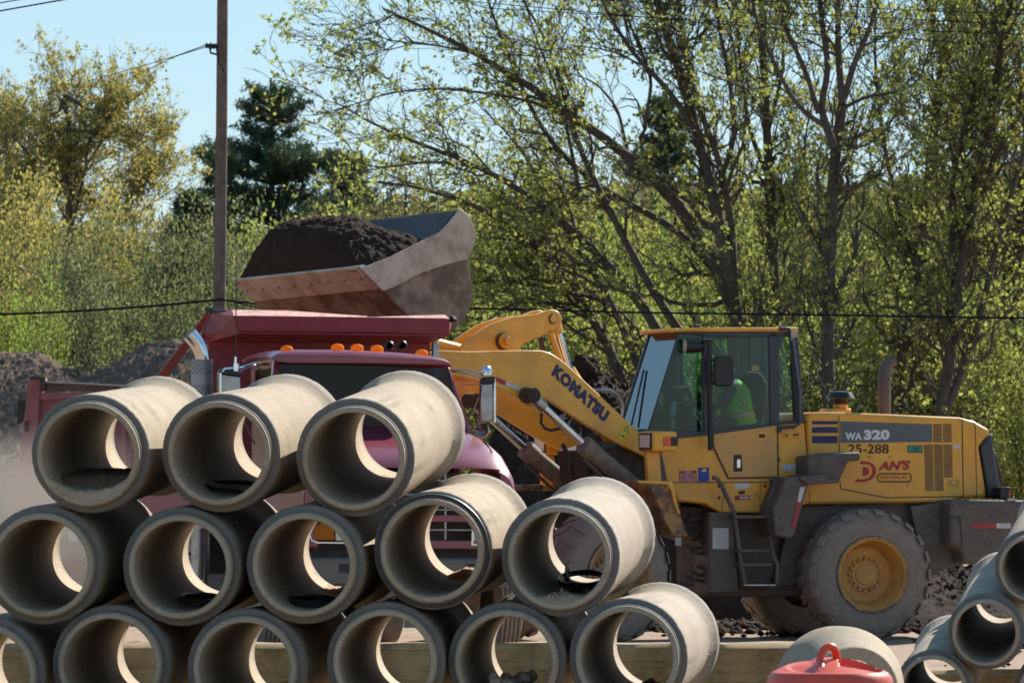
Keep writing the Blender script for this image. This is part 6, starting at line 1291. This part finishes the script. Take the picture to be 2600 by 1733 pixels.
mb.add(vs, fs); shell = mb.build('bucket', M['steel'], loader, smooth=True)
for k in (0, 1):
    mb = MB(); S_ = FF.poly(z5, side_top, WK0 - .012); mb.prism([p + vk * k for p in S_], FF.n * .035); mb.build('side_plate', M['steel'], shell, bevel=.006)
band = [(1545, 618), (1405, 476), (1500, 436), (1600, 398), (1785, 304), (1925, 234), (1992, 164), (2062, 78), (2112, 116), (2150, 190), (2165, 250), (2152, 330), (2112, 415), (2060, 425), (1950, 455), (1800, 505), (1640, 590), (1560, 622)]
mb = MB(); mb.prism(FF.poly(z5, band, WK0 - .045), FF.n * .032); mb.build('side_reinforcement', M['edge'], shell, bevel=.006)
def boxbetween(P4, th): mb = MB(); mb.prism(P4, th); return mb
e = FF.poly(z5, [(1383, 448), (1524, 594)], WK0 + .02); nrm = (e[1] - e[0]).cross(FF.n).normalized(); nrm = nrm if nrm.x < 0 else -nrm
ev = vk * .985; mb = MB(); mb.prism([e[0] + nrm * .01, e[1] + nrm * .01, e[1] + nrm * .01 + ev, e[0] + nrm * .01 + ev], nrm * .035); ce = mb.build('cutting_edge', M['edge'], shell, bevel=.008)
for i in range(8):
    c = e[0] + (e[1] - e[0]) * .5 + ev * (.04 + .92 * i / 7) + nrm * .046; mb = MB(); mb.lathe([(0, .02), (.006, .001)], c, nrm, 10); mb.build('bolt_head', M['rust'], ce)
mb = MB(); mb.prism([e[0] - FF.n * .05 + nrm * .03, e[1] - FF.n * .05 + nrm * .03, e[1] + (A[1] - A[0]) * .12 - FF.n * .05, e[0] + FF.a * .05 - FF.n * .05], FF.n * .07); mb.build('corner_bolt_plate', mat('bright_worn_steel', (.5, .52, .56), .35, metal=.8), shell)
lq = FF.poly(z5, [(2052, 96), (1984, 180), (1915, 252), (1800, 330)], WK0 + .04); lq = [p + V((0, 0, .0)) for p in lq]
mb = MB(); mb.quadstrip([p - FF.a * .045 for p in lq], [p - FF.a * .045 + vk * .965 for p in lq]); mb.build('inner_back_shade', M['back_shade'], shell)  # added sheet, coloured for the shade on the inner back wall
# soil heaped in the bucket
def heap():
    p0 = FF.at(z5(1392, 462), WK0); s0 = (p0 - V((FF.x0, FF.y0, 0))).dot(FF.a); pe = FF.at(z5(2062, 82), WK0); s1 = (pe - V((FF.x0, FF.y0, 0))).dot(FF.a)
    side = [(FF.at(z5(*q), WK0)) for q in ((1400, 472), (1500, 440), (1600, 400), (1785, 308), (1925, 238))]
    sx_ = [(q - V((FF.x0, FF.y0, 0))).dot(FF.a) for q in side]; sz_ = [q.z for q in side]
    ns, nw = 150, 190; v = []; sE = s0 + (s1 - s0) * .86
    for i in range(ns):
        f = i / (ns - 1); s = s0 - .01 + (sE - s0) * f
        zb = np.interp(s, sx_, sz_) - .04
        for j in range(nw):
            g = j / (nw - 1); w = WK0 + .05 + (WK - .12) * g; tilt = -.07 * g
            prof_s = np.interp(f, [0, .015, .06, .15, .32, .5, .68, .86, 1], [.06, .26, .40, .52, .60, .60, .47, .2, .0]); prof_w = min(1, max(0, 1 - abs(2 * g - 1) ** (7 if g > .5 else 4))) * (1 - .0 * g); near = min(1, g * 2.1 + .05)
            lift = (1 - .25 * f)
            n1 = mnoise.fractal(V((s * 2.2, w * 2.2, 5)), 1, 2, 3) * .05 + mnoise.fractal(V((s * 9, w * 9, 1)), .9, 2, 4) * .022 + abs(mnoise.noise(V((s * 26, w * 26, 3)))) * .02
            edge = min(1, f * 12, g * 14, (1 - g) * 14)
            z = zb + tilt + prof_s * prof_w * 1.05 * lift * (.55 + .45 * near) - (zb - np.interp(s0, sx_, sz_)) * prof_w * .35 * f + n1 * edge
            dx = mnoise.noise(V((s * 20, w * 20, 9))) * .03 * edge
            v.append(FF.P(s + dx - .10 * edge * prof_w * (1 - f) ** 3 * 0, w, z))
    q = [(i * nw + j, i * nw + j + 1, (i + 1) * nw + j + 1, (i + 1) * nw + j) for i in range(ns - 1) for j in range(nw - 1)]
    c = FF.P((s0 + s1) / 2, 1.3, p0.z); me = np_mesh('bucket_soil', np.array([a_ - c for a_ in v]), np.array(q)); me.materials.append(M['darksoil']); me.polygons.foreach_set('use_smooth', [True] * len(me.polygons))
    o = bpy.data.objects.new('bucket_soil', me); COL.objects.link(o); o.location = c; tag(o, 'heaped dark brown soil filling the raised loader bucket', 'soil')
heap()
# ================= lettering
def text(body, quad, w, m, fr=LR, zf=z8, parent=hood, name='lettering', fat=.0, shear=0, space=1.0):
    """lettering whose box fills the quad (bottom-left, bottom-right, top-left) on plane w"""
    cu = bpy.data.curves.new(name, 'FONT'); cu.body = body; cu.size = 1; cu.offset = fat; cu.shear = shear; cu.space_character = space; cu.resolution_u = 4
    tmp = bpy.data.objects.new('tmp', cu); COL.objects.link(tmp); dg = bpy.context.evaluated_depsgraph_get(); me0 = tmp.evaluated_get(dg).to_mesh()
    co = np.array([v.co[:2] for v in me0.vertices]); pol = [tuple(p.vertices) for p in me0.polygons]; bpy.data.objects.remove(tmp)
    lo, hi = co.min(0), co.max(0); a_, b_, c_ = [fr.at(zf(*p), w) for p in quad]
    vs = [a_ + (b_ - a_) * ((x - lo[0]) / (hi[0] - lo[0])) + (c_ - a_) * ((y - lo[1]) / (hi[1] - lo[1])) for x, y in co]
    mb = MB(); mb.add(vs, pol); return mb.build(name, m, parent)
text('KOMATSU', [(853, 572), (1240, 922), (895, 492)], WB0 - .004, M['stripe'], FF, z6, boom, fat=.075, space=1.12)
fp('letter_accent', z6, [(1172, 738), (1192, 756), (1182, 768), (1163, 750)], WB0 - .006, .003, M['stripe'], parent=boom)
text('WA', [(614, 836), (748, 836), (614, 776)], .493, M['whiteprint'], fat=.05, space=1.08)
text('320', [(762, 835), (968, 833), (762, 754)], .493, M['whiteprint'], fat=.06, space=1.06)
text('25-288', [(640, 942), (962, 942), (640, 868)], .494, M['blackprint'], fat=.012)
text("AN'S", [(876, 1078), (1132, 1072), (880, 1002)], .494, M['redprint'], fat=.05, shear=.22, space=1.05)
def bigD():
    outer = [(738, 1004), (790, 1006), (832, 1022), (858, 1055), (860, 1090), (845, 1130), (815, 1155), (770, 1168), (684, 1168), (722, 1138), (722, 1148), (775, 1145), (812, 1130), (832, 1095), (830, 1060), (812, 1036), (780, 1026), (738, 1026)]
    mb = MB(); mb.prism(LR.poly(z8, outer, .494), LR.n * .002)
    mb.prism(LR.poly(z8, [(757, 1048), (785, 1050), (804, 1065), (806, 1090), (795, 1110), (775, 1120), (755, 1120)], .494), LR.n * .002); mb.build('lettering', M['redprint'], hood)
bigD()
text('EXCAVATING, INC.', [(894, 1148), (1112, 1148), (898, 1120)], .494, M['redprint'], fat=.01, shear=.15)
oval = [(885, 1108), (895, 1104), (1125, 1104), (1137, 1112), (1140, 1135), (1136, 1158), (1122, 1165), (890, 1165), (876, 1155), (872, 1135), (874, 1116), (885, 1108)]
seam(oval, .494, z8, .011, M['blackprint'], 'chain_border', parent=hood)
mb = MB()
for i in range(24):
    for y in (1097, 1168): mb.prism(LR.poly(z8, [(888 + i * 10.3, y), (893 + i * 10.3, y), (893 + i * 10.3, y + 5), (888 + i * 10.3, y + 5)], .494), LR.n * .002)
mb.build('chain_teeth', M['blackprint'], hood)
text('CDC', [(1140, 920), (1208, 920), (1142, 892)], .491, M['stripe'], parent=cdc, fat=.04)
text('YOU', [(596, 1256), (642, 1254), (596, 1240)], .493, M['whiteprint'], zf=z7, parent=st1, fat=.03)
for i, s in enumerate(('ARE RESPONSIBLE', 'FOR THE EMPLOYEES', 'EQUIPMENT AND', 'SAFE OPERATION', 'OF THE VEHICLE')):
    text(s, [(556, 1271 + i * 14), (680, 1270 + i * 14), (556, 1261 + i * 14)], .493, M['whiteprint'], zf=z7, parent=st1)
text('RIDERS', [(1030, 1462), (1104, 1462), (1030, 1443)], .493, M['whiteprint'], zf=z7, parent=st3, fat=.03); text('NO', [(996, 1462), (1024, 1462), (996, 1443)], .493, M['blackprint'], zf=z7, parent=st3)
# ================= operator
def person():
    w = 1.0; g = lambda x, y, dw=0: LR.at(z7(x, y), w + dw)
    b = g(1050, 880); root = thing('person', (b.x, b.y, b.z), 'operator in a lime green safety vest seated in the loader cab', 'person')
    pel = g(1030, 850); chest = g(975, 620); neck = g(945, 520); head = g(925, 440)
    J = {'pel': (pel, .16), 'waist': (g(1010, 760), .145), 'chest': (chest, .165), 'sh': (g(955, 560), .12), 'neck': (neck, .06), 'chin': (g(925, 485), .075), 'head': (head, .105), 'crown': (g(922, 400), .085)}
    E_ = [('pel', 'waist'), ('waist', 'chest'), ('chest', 'sh'), ('sh', 'neck'), ('neck', 'chin'), ('chin', 'head'), ('head', 'crown')]
    for s, dw in (('n', -.2), ('f', .2)):
        J['sho' + s] = (g(960, 585, dw), .075); J['elb' + s] = (g(905, 720, dw * 1.15), .052); J['wri' + s] = (g(745, 735, dw * .7), .034); J['han' + s] = (g(705, 722, dw * .7), .032)
        E_ += [('sh', 'sho' + s), ('sho' + s, 'elb' + s), ('elb' + s, 'wri' + s), ('wri' + s, 'han' + s)]
        for f_ in range(4): J['fin%d' % f_ + s] = (g(690, 712 + f_ * 8, dw * .7), .010); E_.append(('han' + s, 'fin%d' % f_ + s))
        J['thu' + s] = (g(712, 700, dw * .7), .011); E_.append(('han' + s, 'thu' + s))
        J['hip' + s] = (g(1020, 860, dw * .5), .11); J['kne' + s] = (g(800, 850, dw * .7), .075); J['ank' + s] = (g(740, 1000, dw * .7), .05); J['toe' + s] = (g(690, 1010, dw * .7), .045)
        E_ += [('pel', 'hip' + s), ('hip' + s, 'kne' + s), ('kne' + s, 'ank' + s), ('ank' + s, 'toe' + s)]
    ks = list(J); me = bpy.data.meshes.new('body'); me.from_pydata([J[k][0] - b for k in ks], [(ks.index(a_), ks.index(c)) for a_, c in E_], []); me.update()
    o = bpy.data.objects.new('body', me); COL.objects.link(o); o.parent = root; md = o.modifiers.new('skin', 'SKIN'); md.use_smooth_shade = True
    for i, k in enumerate(ks): me.skin_vertices[0].data[i].radius = (J[k][1],) * 2
    me.skin_vertices[0].data[0].use_root = True; ss = o.modifiers.new('subsurf', 'SUBSURF'); ss.levels = 2; ss.render_levels = 2
    sk = M['shirt']; me.materials.append(M['shirt'])
    # head, with face, over the top of the body
    import bmesh
    bm = bmesh.new(); bmesh.ops.create_uvsphere(bm, u_segments=28, v_segments=20, radius=1)
    fwd = -LR.a
    for v in bm.verts:
        x, y, z = v.co; r = V((x * .105, y * .078, z * .125))
        if x > .75 and abs(y) < .22 and -.35 < z < .15: r.x += .022 * (1 - abs(y) / .22)
        if x > .5 and -.62 < z < -.5: r.x -= .008
        if x > .6 and .05 < z < .25 and .25 < abs(y) < .6: r.x -= .010
        if abs(y) > .9 and -.3 < z < .2 and abs(x) < .3: r.y *= 1.12
        if z < -.5: r.x *= .92; r.y *= .9
        v.co = head - b + fwd * r.x + LR.n * r.y + V((0, 0, r.z))
    hm = bpy.data.meshes.new('head'); bm.to_mesh(hm); bm.free(); hm.materials.append(M['skin']); hm.polygons.foreach_set('use_smooth', [True] * len(hm.polygons)); ho = bpy.data.objects.new('head', hm); COL.objects.link(ho); ho.parent = root
    mb = MB(); mb.lathe([(.0, .112), (.04, .108), (.08, .085), (.105, .04), (.11, .001)], head + V((0, 0, .035)) , (0, 0, 1), 24); mb.prism([head + fwd * .09 - LR.n * .07 + V((0, 0, .04)), head + fwd * .18 - LR.n * .05 + V((0, 0, .03)), head + fwd * .18 + LR.n * .05 + V((0, 0, .03)), head + fwd * .09 + LR.n * .07 + V((0, 0, .04))], V((0, 0, .012))); mb.build('cap', M['hair'], root, smooth=True)
    # vest: shell round the torso
    cs = [(1035, 870, .20, .215), (1020, 790, .185, .205), (1000, 700, .19, .21), (980, 620, .20, .215), (962, 570, .165, .20), (950, 530, .095, .12)]
    secs = []
    for x, y, ra, rn in cs: c = g(x, y); secs.append([c + LR.a * ra * math.cos(t) + LR.n * rn * math.sin(t) + V((0, 0, .03 * math.cos(t))) for t in np.linspace(0, 2 * math.pi, 29)[:-1]])
    mb = loft(secs, True); mb.build('vest', M['lime'], root, smooth=True)
    def bandat(f0, f1, m, nm, grow):
        def sec(f):
            i = min(int(f), len(secs) - 2); t = f - i; cc = g(*(np.array(cs[i][:2]) * (1 - t) + np.array(cs[i + 1][:2]) * t))
            return [cc + ((p * (1 - t) + q * t) - cc) * grow for p, q in zip(secs[i], secs[i + 1])]
        mb = loft([sec(f0), sec(f1)], True); mb.build(nm, m, root, smooth=True)
    bandat(.7, 1.25, M['vestorange'], 'vest_tape', 1.02); bandat(.83, 1.12, M['vestsilver'], 'vest_tape', 1.035)
    # shoulder strap tape running down the near side
    pp = [(985, 545), (1020, 620), (1060, 700), (1075, 740)]
    for dx, ww, m in ((0, 26, 'vestorange'), (4, 12, 'vestsilver')):
        mb = MB(); n_ = len(pp)
        for (x0, y0), (x1, y1) in zip(pp[:-1], pp[1:]):
            mb.prism(LR.poly(z7, [(x0 + dx, y0), (x0 + dx + ww, y0), (x1 + dx + ww, y1), (x1 + dx, y1)], w - .225 - (.004 if dx else 0)), LR.n * .004)
        mb.build('vest_tape', M[m], root)
person()
